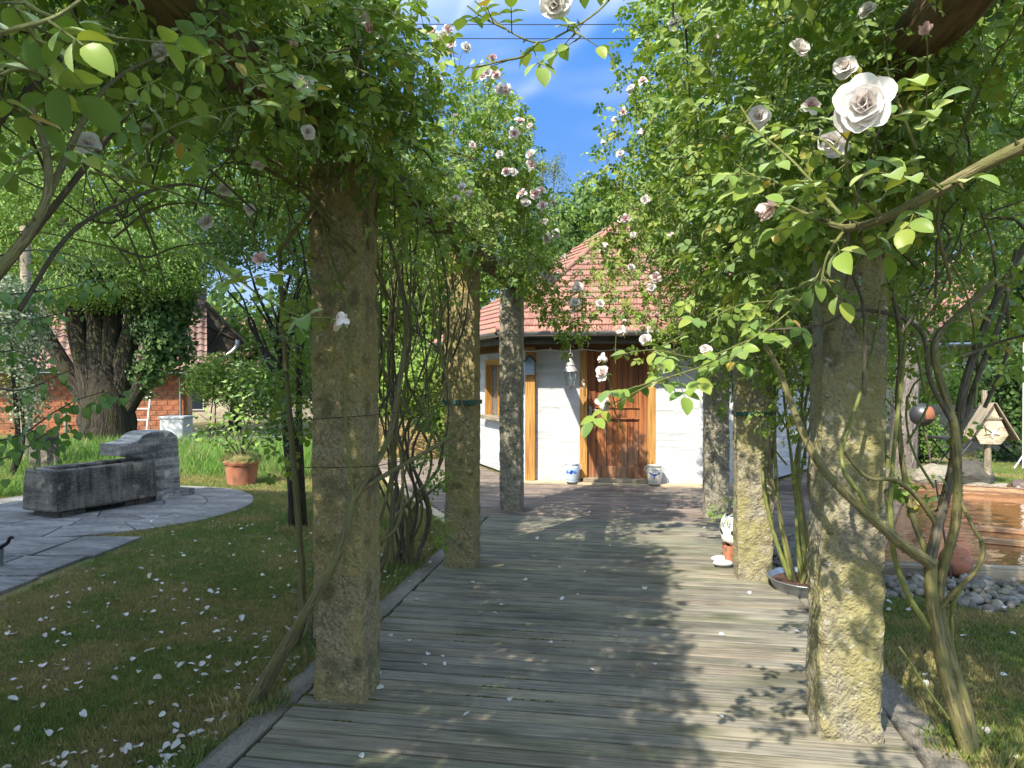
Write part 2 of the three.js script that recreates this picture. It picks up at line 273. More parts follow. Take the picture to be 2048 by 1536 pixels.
// tapered tube through points
function tube(pts, r0, r1, seg = 12, rad = 6, wob = 0) {
  const c = new THREE.CatmullRomCurve3(pts, false, 'centripetal'), fr = c.computeFrenetFrames(seg, false), P = [], N = [], U = [], I = [], len = c.getLength(), ru = Math.max(1, Math.round(r0 / 0.12));
  for (let i = 0; i <= seg; i++) {
    const t = i / seg, p = c.getPointAt(t), r = lerp(r0, r1, t);
    for (let j = 0; j <= rad; j++) {
      const a = j / rad * Math.PI * 2, n = V(0, 0, 0).addScaledVector(fr.normals[i], Math.cos(a)).addScaledVector(fr.binormals[i], Math.sin(a)), k = wob ? 1 + wob * noise3(p.x * 9 + n.x * 1.5, p.y * 9 + n.y * 1.5, p.z * 9 + n.z * 1.5) : 1;
      P.push(p.x + n.x * r * k, p.y + n.y * r * k, p.z + n.z * r * k); N.push(n.x, n.y, n.z); U.push(j / rad * ru, t * len / Math.max(0.06, r0 * 6.28) * ru * 0.6);
    }
  }
  for (let i = 0; i < seg; i++) for (let j = 0; j < rad; j++) { const a = i * (rad + 1) + j, b = a + rad + 1; I.push(a, a + 1, b, b, a + 1, b + 1); }
  for (const [i, s] of [[0, 1], [seg, -1]]) { // end caps
    const k = P.length / 3, p = c.getPointAt(i / seg), t = c.getTangentAt(i / seg).multiplyScalar(-s); P.push(p.x, p.y, p.z); N.push(t.x, t.y, t.z); U.push(0.5, 0);
    for (let j = 0; j < rad; j++) { const a = i * (rad + 1) + j; s > 0 ? I.push(k, a + 1, a) : I.push(k, a, a + 1); }
  }
  const g = new THREE.BufferGeometry(); g.setAttribute('position', new THREE.Float32BufferAttribute(P, 3)); g.setAttribute('normal', new THREE.Float32BufferAttribute(N, 3)); g.setAttribute('uv', new THREE.Float32BufferAttribute(U, 2)); g.setIndex(I);
  return g;
}
const sagLine = (a, b, n, bend, jit) => { const out = []; for (let i = 0; i <= n; i++) { const t = i / n, p = a.clone().lerp(b, t); p.addScaledVector(bend, Math.sin(t * Math.PI)); if (i && i < n) p.add(V(rr(-1, 1), rr(-0.6, 0.6), rr(-1, 1)).multiplyScalar(jit)); out.push(p); } return out; };
// basis matrix: local +Y along dir, local +Z as close to nrm as possible
function frame(pos, dir, nrm, s) {
  const y = dir.clone().normalize(), x = V(0, 0, 0).crossVectors(y, nrm); if (x.lengthSq() < 1e-6) x.crossVectors(y, V(0.3, 0.5, 0.8)); x.normalize(); const z = V(0, 0, 0).crossVectors(x, y);
  return new THREE.Matrix4().makeBasis(x, y, z).scale(V(s, s, s)).setPosition(pos);
}
const rdir = () => { const z = rr(-1, 1), a = rr(0, Math.PI * 2), q = Math.sqrt(1 - z * z); return V(q * Math.cos(a), z, q * Math.sin(a)); };
const SX = (px, zc) => (px - 1024) / FOC * zc;

// ================================================================ THE SETTING: ground, paving, decks
const gy = (r, f) => -0.04 - 0.75 * smooth(f, 13.5, 24) * smooth(-r, 1, 6) - 0.1 * smooth(f, 15, 30);
{
  const xs = [], fs = []; for (let i = -60; i <= 60; i++) xs.push(Math.sign(i) * (Math.abs(i) * 0.25 + Math.pow(Math.abs(i) / 60, 4) * 120)); for (let i = 0; i <= 130; i++) fs.push(-30 + i * 0.5 + Math.pow(i / 130, 6) * 130);
  const P = [], U = [], I = [], n = xs.length;
  for (const f of fs) for (const r of xs) { P.push(r, gy(r, f) + 0.012 * fbm3(r * 1.3, f * 1.3, 0, 3), -f); U.push(r / 2.7, f / 2.7); }
  for (let j = 0; j < fs.length - 1; j++) for (let i = 0; i < n - 1; i++) { const a = j * n + i; I.push(a, a + 1, a + n, a + 1, a + n + 1, a + n); }
  const g = new THREE.BufferGeometry(); g.setAttribute('position', new THREE.Float32BufferAttribute(P, 3)); g.setAttribute('uv', new THREE.Float32BufferAttribute(U, 2)); g.setIndex(I); g.computeVertexNormals();
  struct(mesh('lawn', g, M.lawn, scene));
}
// ---- decks: walkway along the pergola and terrace round the hut
const DECK_L = -1.62, DECK_R = 1.2, HC = { r: 0.08, f: 13.96 };       // hut centre
const edgeL = (f) => -1.62 - 0.5774 * (f - 7.35), edgeR = (f) => 1.2 + 0.5774 * (f - 7.0);
{
  const deck = new THREE.Group(); deck.name = 'walkway_deck'; struct(deck); scene.add(deck);
  const terr = new THREE.Group(); terr.name = 'terrace_deck'; struct(terr); scene.add(terr);
  rnd = RNG(21);
  const plank = (parent, r0, r1, f, mats, k) => {
    const w = 0.1085, len = r1 - r0, g = new RoundedBoxGeometry(len, 0.032, w, 1, 0.009); planarUV(g, rr(0, 9), rr(0, 5), 'x', 1);
    const m = mesh('plank', g, mats[Math.floor(rnd() * mats.length)], parent); m.position.set((r0 + r1) / 2, -0.016 + rr(-0.0025, 0.002), -f); m.rotation.set(rr(-0.012, 0.012), rr(-0.0008, 0.0008), rr(-0.0006, 0.0006)); return m;
  };
  for (let f = -0.6, k = 0; f < 8.3; f += 0.1205, k++) plank(deck, DECK_L + rr(-0.012, 0.012), DECK_R + rr(-0.012, 0.012), f, M.deckGrey, k);
  const backL = (f) => HC.r - 0.577 * 0 - (3.42 - Math.max(0, 0)) , wallL = (f) => -1.62 - 0.5774 * (f - 11.0), wallR = (f) => 1.78 + 0.5774 * (f - 11.0);
  for (let f = 7.42; f < 13.8; f += 0.1205) {
    if (f < 8.26) { if (DECK_L - 0.02 - edgeL(f) > 0.1) plank(terr, edgeL(f), DECK_L - 0.022, f, M.deckRed); if (edgeR(f) - DECK_R > 0.1) plank(terr, DECK_R + 0.022, edgeR(f), f, M.deckRed); }
    else if (f < 10.86) { const c = -0.2 + rr(-1.2, 1.2); plank(terr, edgeL(f), c - 0.002, f, M.deckRed); plank(terr, c + 0.002, edgeR(f), f, M.deckRed); }
    else { plank(terr, edgeL(f), wallL(f) - 0.06, f, M.deckRed); plank(terr, wallR(f) + 0.06, edgeR(f), f, M.deckRed); }
  }
  // joists under the planks keep daylight out of the gaps
  mesh('joist_bed', box(2.76, 0.03, 8.9, -0.21, -0.062, -3.85), M.darkWood, deck);
  const s = new THREE.Shape(); s.moveTo(-1.55, 7.5); s.lineTo(edgeL(13.7), 13.7); s.lineTo(edgeR(13.7), 13.7); s.lineTo(1.15, 7.2); s.closePath();
  mesh('joist_bed', new THREE.ExtrudeGeometry(s, { depth: 0.02, bevelEnabled: false }).rotateX(-Math.PI / 2).translate(0, -0.066, 0), M.darkWood, terr);
  // fascia board along the terrace's right edge
  const b = uvBox(7.0, 0.14, 0.035, 3.5, -0.05, 0, 0, 0, 'x', 1, 0.004); const fb = mesh('fascia_board', b, M.darkWood, terr); fb.position.set(1.22, -0.015, -7.0); fb.rotation.y = Math.PI / 3;
}
// ---- kerbs
{
  const k = mesh('kerb', uvBox(0.15, 0.12, 9.6, -1.72, -0.075, -3.0, 0, 0, 'z', 0.5, 0.008), M.concrete, scene); struct(k);
  const k2 = mesh('kerb', uvBox(0.13, 0.12, 9, 0, 0, -4.5, 3, 1, 'z', 0.5, 0.008), M.concretePale, scene); k2.position.set(-1.70, -0.07, -7.35); k2.rotation.y = Math.PI / 6; struct(k2);
  const k3 = mesh('kerb', uvBox(0.2, 0.12, 5.7, 1.315, -0.078, -3.1, 1, 1, 'z', 0.5, 0.008), M.concrete, scene); struct(k3);
}
// ---- flagstones round the trough and the path leading off to the left
const TC = cam2w(-5.12, 9.05);   // trough court centre
{
  rnd = RNG(33);
  const pv = new THREE.Group(); pv.name = 'stone_paving'; struct(pv); scene.add(pv);
  const slab = (pts) => { const s = new THREE.Shape(pts.map(([x, y]) => new THREE.Vector2(x, y))); const g = new THREE.ExtrudeGeometry(s, { depth: 0.05, bevelEnabled: true, bevelThickness: 0.006, bevelSize: 0.006, bevelSegments: 1 }).rotateX(-Math.PI / 2); planarUV(g, rr(0, 4), rr(0, 4), 'x', 0.7); const m = mesh('paving_stone', g, pick(M.pave), pv); m.position.y = -0.068 + rr(-0.003, 0.004); };
  const cx = TC.x, cf = -TC.z, ring = (r0, r1, n, off, skip = () => false) => { for (let i = 0; i < n; i++) { const a0 = off + i / n * 6.2832 + 0.016 / r1, a1 = off + (i + 1) / n * 6.2832 - 0.016 / r1; if (skip((a0 + a1) / 2)) continue; const p = []; for (let k = 0; k <= 4; k++) { const a = lerp(a0, a1, k / 4); p.push([cx + r1 * Math.cos(a), cf + r1 * Math.sin(a)]); } if (r0 > 0.05) for (let k = 4; k >= 0; k--) { const a = lerp(a0, a1, k / 4); p.push([cx + r0 * Math.cos(a), cf + r0 * Math.sin(a)]); } else p.push([cx, cf]); slab(p); } };
  ring(0, 0.7, 5, 0.3); ring(0.72, 1.2, 10, 0.1); ring(1.22, 1.78, 13, 0.25);
  // path: irregular flags running toward the viewer
  for (let zc = 7.35; zc > 2.2;) { const dz = rr(0.5, 0.8); for (let xc = -3.72 - rr(0, 0.12); xc > -7.5;) { const dx = rr(0.55, 1.0), q = 0.02, pt = (a, b) => { const w = cam2w(a, b); return [w.x, -w.z]; }; slab([pt(xc - q, zc - q), pt(xc - q + rr(-0.05, 0.0), zc - dz + q), pt(xc - dx + q, zc - dz + q + rr(-0.03, 0.03)), pt(xc - dx + q, zc - q)]); xc -= dx; } zc -= dz; }
}
// ---- gravel beside the pond (cobbles)
rnd = RNG(41);
const stoneGeos = [0, 1, 2, 3].map((s) => { const g = new THREE.IcosahedronGeometry(1, 1), p = g.attributes.position; for (let i = 0; i < p.count; i++) { const v = V(p.getX(i), p.getY(i), p.getZ(i)), k = 1 + 0.22 * noise3(v.x * 1.6 + s * 9, v.y * 1.6, v.z * 1.6); p.setXYZ(i, v.x * k, v.y * k * 0.62, v.z * k * 0.85); } g.computeVertexNormals(); return g; });
{
  const items = [[], [], [], []], inPond = (r, f) => f > 6.35 && r > 1.85 + (f - 6.5) * 0.4 && r < 3.3 + (f - 6.5) * 0.58;
  for (let n = 0; n < 5200;) {
    const r = rr(1.25, 4.2), f = rr(5.0, 9.4); n++;
    const front = f > 5.72 + 0.25 * noise3(r * 2, f * 2, 3) && f < 6.5 && r > 1.35, side = r > edgeR(f) - 0.05 && r < 2.1 + (f - 6.5) * 0.42 && f >= 5.3;
    if (inPond(r, f) || !(front || side) || r > 4) continue;
    const s = rr(0.018, 0.055), m = new THREE.Matrix4().compose(V(r, -0.035 + rr(0, 0.03), -f), new THREE.Quaternion().setFromEuler(new THREE.Euler(rr(-0.5, 0.5), rr(0, 6), rr(-0.5, 0.5))), V(s, s, s)), t = rr(0.2, 0.42);
    items[n % 4].push([m, lin(t * rr(1.0, 1.14), t, t * rr(0.74, 0.92))]);
  }
  const gg = new THREE.Group(); gg.name = 'gravel_bed'; tag(gg, 'rounded pale river cobbles spread along the pond edge', 'gravel', null, 'stuff'); scene.add(gg);
  items.forEach((it, i) => inst('cobbles', stoneGeos[i], std({ roughness: 0.9, bumpMap: graniteBump, bumpScale: 0.01 }), it, gg));
}

// ================================================================ PERGOLA
function pillarGeo(w, d, h, seed, amp) {
  const cs = 0.017, nx = Math.round(w / cs), nz = Math.round(d / cs), ny = Math.round(h / cs), P = [], U = [], I = [];
  const add = (fn, nu, nv, len) => { const b = P.length / 3; for (let j = 0; j <= nv; j++) for (let i = 0; i <= nu; i++) { const [p, u, v] = fn(i / nu, j / nv); P.push(...p); U.push(u, v); } for (let j = 0; j < nv; j++) for (let i = 0; i < nu; i++) { const a = b + j * (nu + 1) + i, c = a + nu + 1; I.push(a, a + 1, c, c, a + 1, c + 1); } };
  const disp = (x, y, z, nxn, nzn) => { // rough split faces, chipped edges
    const k = amp * (fbm3(x * 17 + seed, y * 17, z * 17, 3) * 1.5 + fbm3(x * 45, y * 38 + seed, z * 45, 2) * 0.75 + fbm3(x * 5, y * 3 + seed, z * 5, 2) * 1.1), e = Math.max(0, Math.min(Math.abs(x) - w / 2 + 0.03, Math.abs(z) - d / 2 + 0.03)) / 0.03, ch = 0.009 * e * e * (1 + noise3(x * 9, y * 14 + seed, z * 9));
    const l = Math.hypot(x, z) || 1; return [x + nxn * k - x / l * ch, y, z + nzn * k - z / l * ch];
  };
  const side = (ax, az, bx, bz, n, tw) => { add((s, t) => { const x = lerp(ax, bx, s), z = lerp(az, bz, s), y = t * h, ex = Math.abs(x) > w / 2 - 1e-5, ez = Math.abs(z) > d / 2 - 1e-5, nn = ex && ez ? 0.7 : 1; return [disp(x, y, z, ex ? Math.sign(x) * nn : 0, ez ? Math.sign(z) * nn : 0), (s * tw + seed * 0.37) / 0.9, y / 0.9]; }, n, ny); };
  side(-w / 2, d / 2, w / 2, d / 2, nx, w); side(w / 2, d / 2, w / 2, -d / 2, nz, d); side(w / 2, -d / 2, -w / 2, -d / 2, nx, w); side(-w / 2, -d / 2, -w / 2, d / 2, nz, d);
  add((s, t) => { const x = lerp(-w / 2, w / 2, s), z = lerp(d / 2, -d / 2, t), q = disp(x, h, z, 0, 0); return [[q[0], h + 0.015 * fbm3(x * 12, seed, z * 12, 3) - (s === 0 || s === 1 || t === 0 || t === 1 ? 0.008 : 0), q[2]], x, z]; }, nx, nz);
  const g = new THREE.BufferGeometry(); g.setAttribute('position', new THREE.Float32BufferAttribute(P, 3)); g.setAttribute('uv', new THREE.Float32BufferAttribute(U, 2)); g.setIndex(I); g.computeVertexNormals(); return g;
}
const PIL = { L: -1.293, R: 0.824, rows: [0.82, 3.37, 5.92, 8.5] };
const pillarLabels = [
  'mossy granite pillar nearest behind the viewer beside the lawn', 'large mossy granite pillar standing nearest beside the petal-strewn lawn', 'brown granite pillar with a green strap beside the lawn, middle of its row', 'speckled granite pillar of the lawn-side row standing nearest the birdhouse',
  'granite pillar of the pond-side row behind the viewer', 'large yellow-lichened granite pillar standing nearest beside the pond', 'lichened granite pillar with a green strap on the pond side', 'dark dappled granite pillar of the pond-side row nearest the white wall'];
{
  const dims = [[0.27, 0.27], [0.262, 0.27], [0.262, 0.25], [0.262, 0.25], [0.27, 0.27], [0.268, 0.27], [0.278, 0.25], [0.272, 0.25]], mats = [M.graniteMoss, M.graniteMoss, M.graniteMoss, M.graniteGrey, M.graniteMoss, M.graniteLichen, M.graniteLichen, M.graniteGrey];
  for (let i = 0; i < 8; i++) {
    const left = i < 4, row = PIL.rows[i % 4], [w, d] = dims[i], x = left ? PIL.L - w / 2 : PIL.R + w / 2;
    const p = thing('stone_pillar', pillarLabels[i], 'pillar', V(x, 0, -(row + d / 2)), [0, 0.012, 0, 0, 0, -0.02, 0, 0.01][i], 'granite pillars of the rose pergola');
    const m = mesh('shaft', pillarGeo(w, d, 2.66, i * 3.1 + 1, [0.006, 0.0055, 0.006, 0.008, 0.006, 0.009, 0.0095, 0.009][i]), mats[i], p); m.position.y = -0.012; m.rotation.z = [0, 0.006, 0.0, 0, 0, -0.004, 0.004, 0][i];
  }
  // straps and tie wires are their own things
  const loop = (i, y, r, mat, name, label, cat) => { const left = i < 4, row = PIL.rows[i % 4], [w, d] = dims[i], x = left ? PIL.L - w / 2 : PIL.R + w / 2, o = 0.012; const s = new THREE.Shape(); s.moveTo(-w / 2 - o, -d / 2 - o); s.lineTo(w / 2 + o, -d / 2 - o); s.lineTo(w / 2 + o, d / 2 + o); s.lineTo(-w / 2 - o, d / 2 + o); s.closePath(); const hole = new THREE.Path(); hole.moveTo(-w / 2 - o + 0.004, -d / 2 - o + 0.004); hole.lineTo(-w / 2 - o + 0.004, d / 2 + o - 0.004); hole.lineTo(w / 2 + o - 0.004, d / 2 + o - 0.004); hole.lineTo(w / 2 + o - 0.004, -d / 2 - o + 0.004); s.holes.push(hole); const m = mesh(name, new THREE.ExtrudeGeometry(s, { depth: r, bevelEnabled: false }).rotateX(-Math.PI / 2), mat, scene); m.position.set(x, y, -(row + d / 2)); m.rotation.z = rr(-0.012, 0.012); tag(m, label, cat); };
  loop(2, 1.375, 0.035, M.greenStrap, 'tie_strap', 'dark green webbing strap round the middle lawn-side pillar', 'strap');
  loop(6, 1.30, 0.032, M.greenStrap, 'tie_strap', 'green webbing strap round the lichened pond-side pillar', 'strap');
  const wireAt = (pts, name, label) => tag(mesh(name, tube(pts, 0.0022, 0.0022, 16, 5), M.wire, scene), label, 'wire');
  wireAt([W(-1.63, 3.36, 1.39), W(-1.57, 3.345, 1.395), W(-1.4, 3.34, 1.405), W(-1.28, 3.345, 1.415), W(-1.2, 3.6, 1.42), W(-1.3, 5.6, 1.4)], 'tie_wire', 'thin upper tie wire across the nearest lawn-side pillar');
  wireAt([W(-1.72, 3.37, 1.155), W(-1.57, 3.342, 1.16), W(-1.4, 3.338, 1.163), W(-1.28, 3.345, 1.165), W(-1.2, 3.7, 1.16), W(-1.34, 5.6, 1.15)], 'tie_wire', 'thin lower tie wire across the nearest lawn-side pillar');
  // crooked log beams along each row
  const beam = (x, label, seed) => { rnd = RNG(seed); const b = thing('log_beam', label, 'beam', V(0, 0, 0), 0, 'log beams of the rose pergola'); for (let k = 0; k < 4; k++) { const f0 = [-1.6, 0.92, 3.5, 6.05][k], f1 = [1.0, 3.58, 6.1, x < 0 ? 9.95 : 9.1][k], off = rr(-0.02, 0.02), pts = []; for (let i = 0; i <= 6; i++) { const t = i / 6; pts.push(W(x + off + rr(-0.018, 0.018), lerp(f0, f1, t), 2.755 + rr(-0.012, 0.012) + (k % 2 ? 0.012 : 0))); } mesh('log', tube(pts, 0.105, 0.09, 28, 14, 0.1), M.logBark, b); } return b; };
  beam(-1.425, 'crooked bark log beam resting on the lawn-side pillars', 61); beam(0.96, 'crooked bark log beam resting on the pond-side pillars', 62);
}

// ================================================================ GARDEN HUT (six-sided)
{
  rnd = RNG(77);
  const hut = thing('garden_hut', 'six-sided white garden hut with red tiled roof and wooden door', 'hut', W(HC.r, HC.f));
  const s = 3.3, ap = 2.858, T = 0.16, H = 2.1;
  const uvWall = (g, u0) => { const p = g.attributes.position, n = g.attributes.normal, uv = new Float32Array(p.count * 2); for (let i = 0; i < p.count; i++) { const side = Math.abs(n.getX(i)) > 0.7; uv[2 * i] = ((side ? p.getZ(i) : p.getX(i)) + u0) / 3.4; uv[2 * i + 1] = p.getY(i) / 2.15; } g.setAttribute('uv', new THREE.BufferAttribute(uv, 2)); return g; };
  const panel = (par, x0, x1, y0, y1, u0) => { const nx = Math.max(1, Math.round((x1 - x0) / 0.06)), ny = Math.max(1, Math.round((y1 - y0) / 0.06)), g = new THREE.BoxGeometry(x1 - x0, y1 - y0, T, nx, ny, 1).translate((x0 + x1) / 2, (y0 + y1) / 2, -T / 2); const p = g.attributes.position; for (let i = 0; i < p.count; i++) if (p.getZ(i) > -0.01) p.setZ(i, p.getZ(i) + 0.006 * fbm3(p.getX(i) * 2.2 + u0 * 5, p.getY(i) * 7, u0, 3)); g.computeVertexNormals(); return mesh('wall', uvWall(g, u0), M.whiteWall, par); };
  // facets 0 front, 1 front-right, 2 back-right, 3 back, 4 back-left, 5 front-left
  for (let k = 0; k < 6; k++) {
    const fc = new THREE.Group(); fc.name = 'facade'; fc.rotation.y = k * Math.PI / 3; hut.add(fc);
    const at0 = (m) => { m.position.z += ap; return m; };
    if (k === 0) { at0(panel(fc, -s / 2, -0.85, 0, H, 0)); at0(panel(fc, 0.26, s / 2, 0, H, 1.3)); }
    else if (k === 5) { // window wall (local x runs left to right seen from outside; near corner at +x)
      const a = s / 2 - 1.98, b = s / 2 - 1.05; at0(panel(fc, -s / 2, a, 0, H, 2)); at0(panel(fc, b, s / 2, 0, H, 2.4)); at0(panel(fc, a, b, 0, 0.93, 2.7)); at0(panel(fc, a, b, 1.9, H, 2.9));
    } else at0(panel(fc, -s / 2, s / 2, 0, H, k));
  }
  // the parts below stand directly under the hut (front facade at local z = ap)
  const put = (name, g, m, par = hut) => mesh(name, g, m, par);
  // corner posts
  for (let k = 0; k < 6; k++) { const a = k * Math.PI / 3 + Math.PI / 6 + Math.PI / 3, q = put('corner_post', uvBox(0.155, H - 0.05, 0.15, 0, (H - 0.05) / 2, 0, k, k, 'y', 0.6, 0.006), M.post); const rad = s + 0.012; q.position.set(Math.sin(k * Math.PI / 3 + Math.PI / 6) * rad, 0.02, Math.cos(k * Math.PI / 3 + Math.PI / 6) * rad); q.rotation.y = Math.abs(k * 60 + 30 - 330) < 1 ? 0 : k * Math.PI / 3 + Math.PI / 6; if (k === 5) q.position.x += 0.04; }
  // door: frame posts, lintel, leaf with rails and panels, handle, step
  const dx0 = -0.86, dx1 = 0.27, z = ap;
  put('door_post', uvBox(0.115, 2.02, 0.14, dx0 + 0.057, 1.06, z - 0.05, 1, 2, 'y', 0.6, 0.004), M.post); put('door_post', uvBox(0.115, 2.02, 0.14, dx1 - 0.057, 1.06, z - 0.05, 4, 1, 'y', 0.6, 0.004), M.post);
  put('door_lintel', uvBox(0.90, 0.10, 0.13, -0.295, 2.045, z - 0.05, 2, 2, 'x', 0.6, 0.004), M.beamBrown);
  const door = new THREE.Group(); door.name = 'door'; door.position.set(-0.295, 0.075, z - 0.06); hut.add(door);
  const dm = (name, w, h, d, x, y, zz, bev = 0.004) => { const g = new RoundedBoxGeometry(w, h, d, 1, bev).translate(x, y, zz), p = g.attributes.position, uv = new Float32Array(p.count * 2); for (let i = 0; i < p.count; i++) { uv[2 * i] = (p.getX(i) + 0.45) / 0.9 + (name === 'rail' ? 0.13 : 0); uv[2 * i + 1] = p.getY(i) / 1.95; } g.setAttribute('uv', new THREE.BufferAttribute(uv, 2)); return mesh(name, g, M.door, door); };
  dm('stile', 0.125, 1.92, 0.045, -0.385, 0.96, 0); dm('stile', 0.125, 1.92, 0.045, 0.385, 0.96, 0);
  for (const [y, h] of [[0.085, 0.17], [0.985, 0.155], [1.86, 0.12]]) dm('rail', 0.642, h, 0.043, 0, y, 0);
  for (const [y0, y1] of [[0.17, 0.905], [1.065, 1.80]]) for (let i = 0; i < 4; i++) dm('board', 0.154, y1 - y0 + 0.02, 0.018, -0.24 + i * 0.16, (y0 + y1) / 2, -0.008, 0.003);
  dm('ledge', 0.66, 0.022, 0.03, 0, 1.07, 0.03); dm('ledge', 0.66, 0.018, 0.02, 0, 0.9, 0.028);
  { const pl = mesh('handle_plate', new RoundedBoxGeometry(0.04, 0.22, 0.008, 2, 0.003).translate(-0.405, 0.98, 0.028), M.zinc, door); mesh('handle', merge(new THREE.CylinderGeometry(0.009, 0.009, 0.05, 10).rotateX(Math.PI / 2).translate(-0.405, 1.03, 0.05), new THREE.CylinderGeometry(0.008, 0.01, 0.13, 10).rotateZ(Math.PI / 2).translate(-0.345, 1.03, 0.072)), M.zinc, pl); }
  put('door_step', uvBox(1.02, 0.055, 0.2, -0.29, 0.045, z + 0.03, 0, 0, 'x', 1, 0.006), M.greyWood);
  put('plinth', uvBox(s + 0.2, 0.06, 0.3, 0, -0.012, z + 0.05, 0, 0, 'x', 0.4, 0.006), M.concretePale);
  // window on the left facade
  const win = new THREE.Group(); win.name = 'window'; win.rotation.y = 5 * Math.PI / 3; hut.add(win);
  { const a = s / 2 - 1.98, b = s / 2 - 1.05, cx = (a + b) / 2, w = b - a; const wf = (n, g, m) => mesh(n, g, m, win);
    wf('frame', uvBox(0.07, 1.02, 0.12, a + 0.03, 1.41, z - 0.01, 0, 0, 'y', 0.6, 0.004), M.post); wf('frame', uvBox(0.07, 1.02, 0.12, b - 0.03, 1.41, z - 0.01, 1, 0, 'y', 0.6, 0.004), M.post); wf('frame', uvBox(w - 0.135, 0.1, 0.12, cx, 1.87, z - 0.01, 1, 0, 'x', 0.6, 0.004), M.post); wf('mullion', uvBox(0.05, 0.88, 0.05, cx, 1.38, z - 0.06, 1, 0, 'y', 0.6, 0.004), M.post);
    wf('sill', uvBox(w + 0.14, 0.07, 0.2, cx, 0.9, z + 0.03, 1, 0, 'x', 0.6, 0.006), M.greyWood); for (const q of [-1, 1]) wf('pane', box(w / 2 - 0.095, 0.86, 0.006, cx + q * (w / 4 - 0.02), 1.38, z - 0.075), M.windowGlass); }
  // eaves beam, rafter plate, gutter, roof
  const ovr = 0.6, ea = ap + ovr, eR = ea / Math.cos(Math.PI / 6), eY = 2.27, apexY = 4.78;
  for (let k = 0; k < 6; k++) {
    const e = new THREE.Group(); e.name = 'eaves'; e.rotation.y = k * Math.PI / 3; hut.add(e); const L = (q) => 2 * q * Math.tan(Math.PI / 6);
    mesh('wall_plate', uvBox(L(ap + 0.07) - 0.02, 0.13, 0.16, 0, 2.09, ap - 0.01, k, k, 'x', 0.8, 0.006), M.beamBrown, e);
    mesh('soffit', uvBox(L(ap + 0.35) - 0.02, 0.03, 0.56, 0, 2.19, ap + 0.34, k, 2, 'x', 0.8), M.darkWood, e);
    mesh('fascia', uvBox(L(ea - 0.05) - 0.01, 0.15, 0.035, 0, 2.165, ea - 0.055, k, 3, 'x', 0.8), M.darkWood, e);
    // half-round zinc gutter
    const sh2 = new THREE.Shape(); sh2.absarc(0, 0, 0.062, Math.PI, 0, false); sh2.lineTo(0.068, 0.012); sh2.lineTo(0.054, 0.012); sh2.absarc(0, 0, 0.054, 0, Math.PI, true); sh2.closePath();
    const gl = L(ea + 0.04); mesh('gutter', new THREE.ExtrudeGeometry(sh2, { depth: gl, bevelEnabled: false, curveSegments: 10 }).rotateY(Math.PI / 2).translate(-gl / 2, 2.26, ea + 0.03), M.zinc, e);
    if (k === 0 || k === 5 || k === 1) for (let q = -1.6; q <= 1.7; q += 0.8) mesh('gutter_bracket', new THREE.TorusGeometry(0.066, 0.006, 6, 10, Math.PI).rotateX(Math.PI).rotateY(Math.PI / 2).translate(q, 2.26, ea + 0.03), M.zinc, e);
  }
  const pyr = new THREE.ConeGeometry(eR, apexY - eY, 6, 1, false).rotateY(Math.PI / 6).translate(0, (eY + apexY) / 2 - 0.03, 0); const roof = put('roof', pyr, M.roofUnder);
  // ribbed clay tiles
  const tw = 0.178, tl = 0.235, pitch = 0.19, tg = (() => { const P = [], I = [], n = 12, ridge = (q) => 0.009 * Math.abs(Math.sin(q * Math.PI * 4)) + (q < 0.08 ? 0.012 : 0); for (let i = 0; i <= n; i++) { const q = i / n, y = ridge(q); P.push((q - 0.5) * tw, y + 0.016, 0, (q - 0.5) * tw, y + 0.004, -tl, (q - 0.5) * tw, 0, 0); } for (let i = 0; i < n; i++) { const a = i * 3, b = a + 3; I.push(a, b, a + 1, a + 1, b, b + 1, a, a + 2, b, b, a + 2, b + 2); } const g = new THREE.BufferGeometry(); g.setAttribute('position', new THREE.Float32BufferAttribute(P, 3)); g.setIndex(I); const q = g.toNonIndexed(); q.computeVertexNormals(); const p = q.attributes.position, uv = []; for (let i = 0; i < p.count; i++) uv.push(p.getX(i) * 2, p.getZ(i) * 2); q.setAttribute('uv', new THREE.Float32BufferAttribute(uv, 2)); return q; })();
  const slope = Math.atan2(apexY - eY, ea), SL = Math.hypot(apexY - eY, ea);
  for (const k of [0, 5, 1]) {
    const face = new THREE.Group(); face.name = 'tiled_face'; face.rotation.y = k * Math.PI / 3; roof.add(face); const rest = [];
    for (let row = 0; row * pitch < SL - 0.25; row++) {
      const d = row * pitch, half = (eR / 2) * (1 - d / SL), n = Math.floor(half * 2 / tw);
      for (let i = 0; i < n; i++) {
        const x = (i - (n - 1) / 2) * tw + (row % 2 ? 0.5 : 0) * tw * 0.0, m = new THREE.Matrix4().makeTranslation(x + rr(-0.003, 0.003), eY + 0.012 + Math.sin(slope) * (d - 0.06), ea + 0.02 - Math.cos(slope) * (d - 0.06)).multiply(new THREE.Matrix4().makeRotationX(slope - 0.05 + rr(-0.012, 0.012))).multiply(new THREE.Matrix4().makeRotationY(rr(-0.02, 0.02)));
        if (k === 0) { const t = mesh('tile', tg, pick(M.roofTile), face); m.decompose(t.position, t.quaternion, t.scale); } else rest.push([m, lin(rr(0.8, 1.1), rr(0.8, 1.1), rr(0.8, 1.1))]);
      }
    }
    if (rest.length) inst('tiles', tg, M.roofTile[0], rest, face);
  }
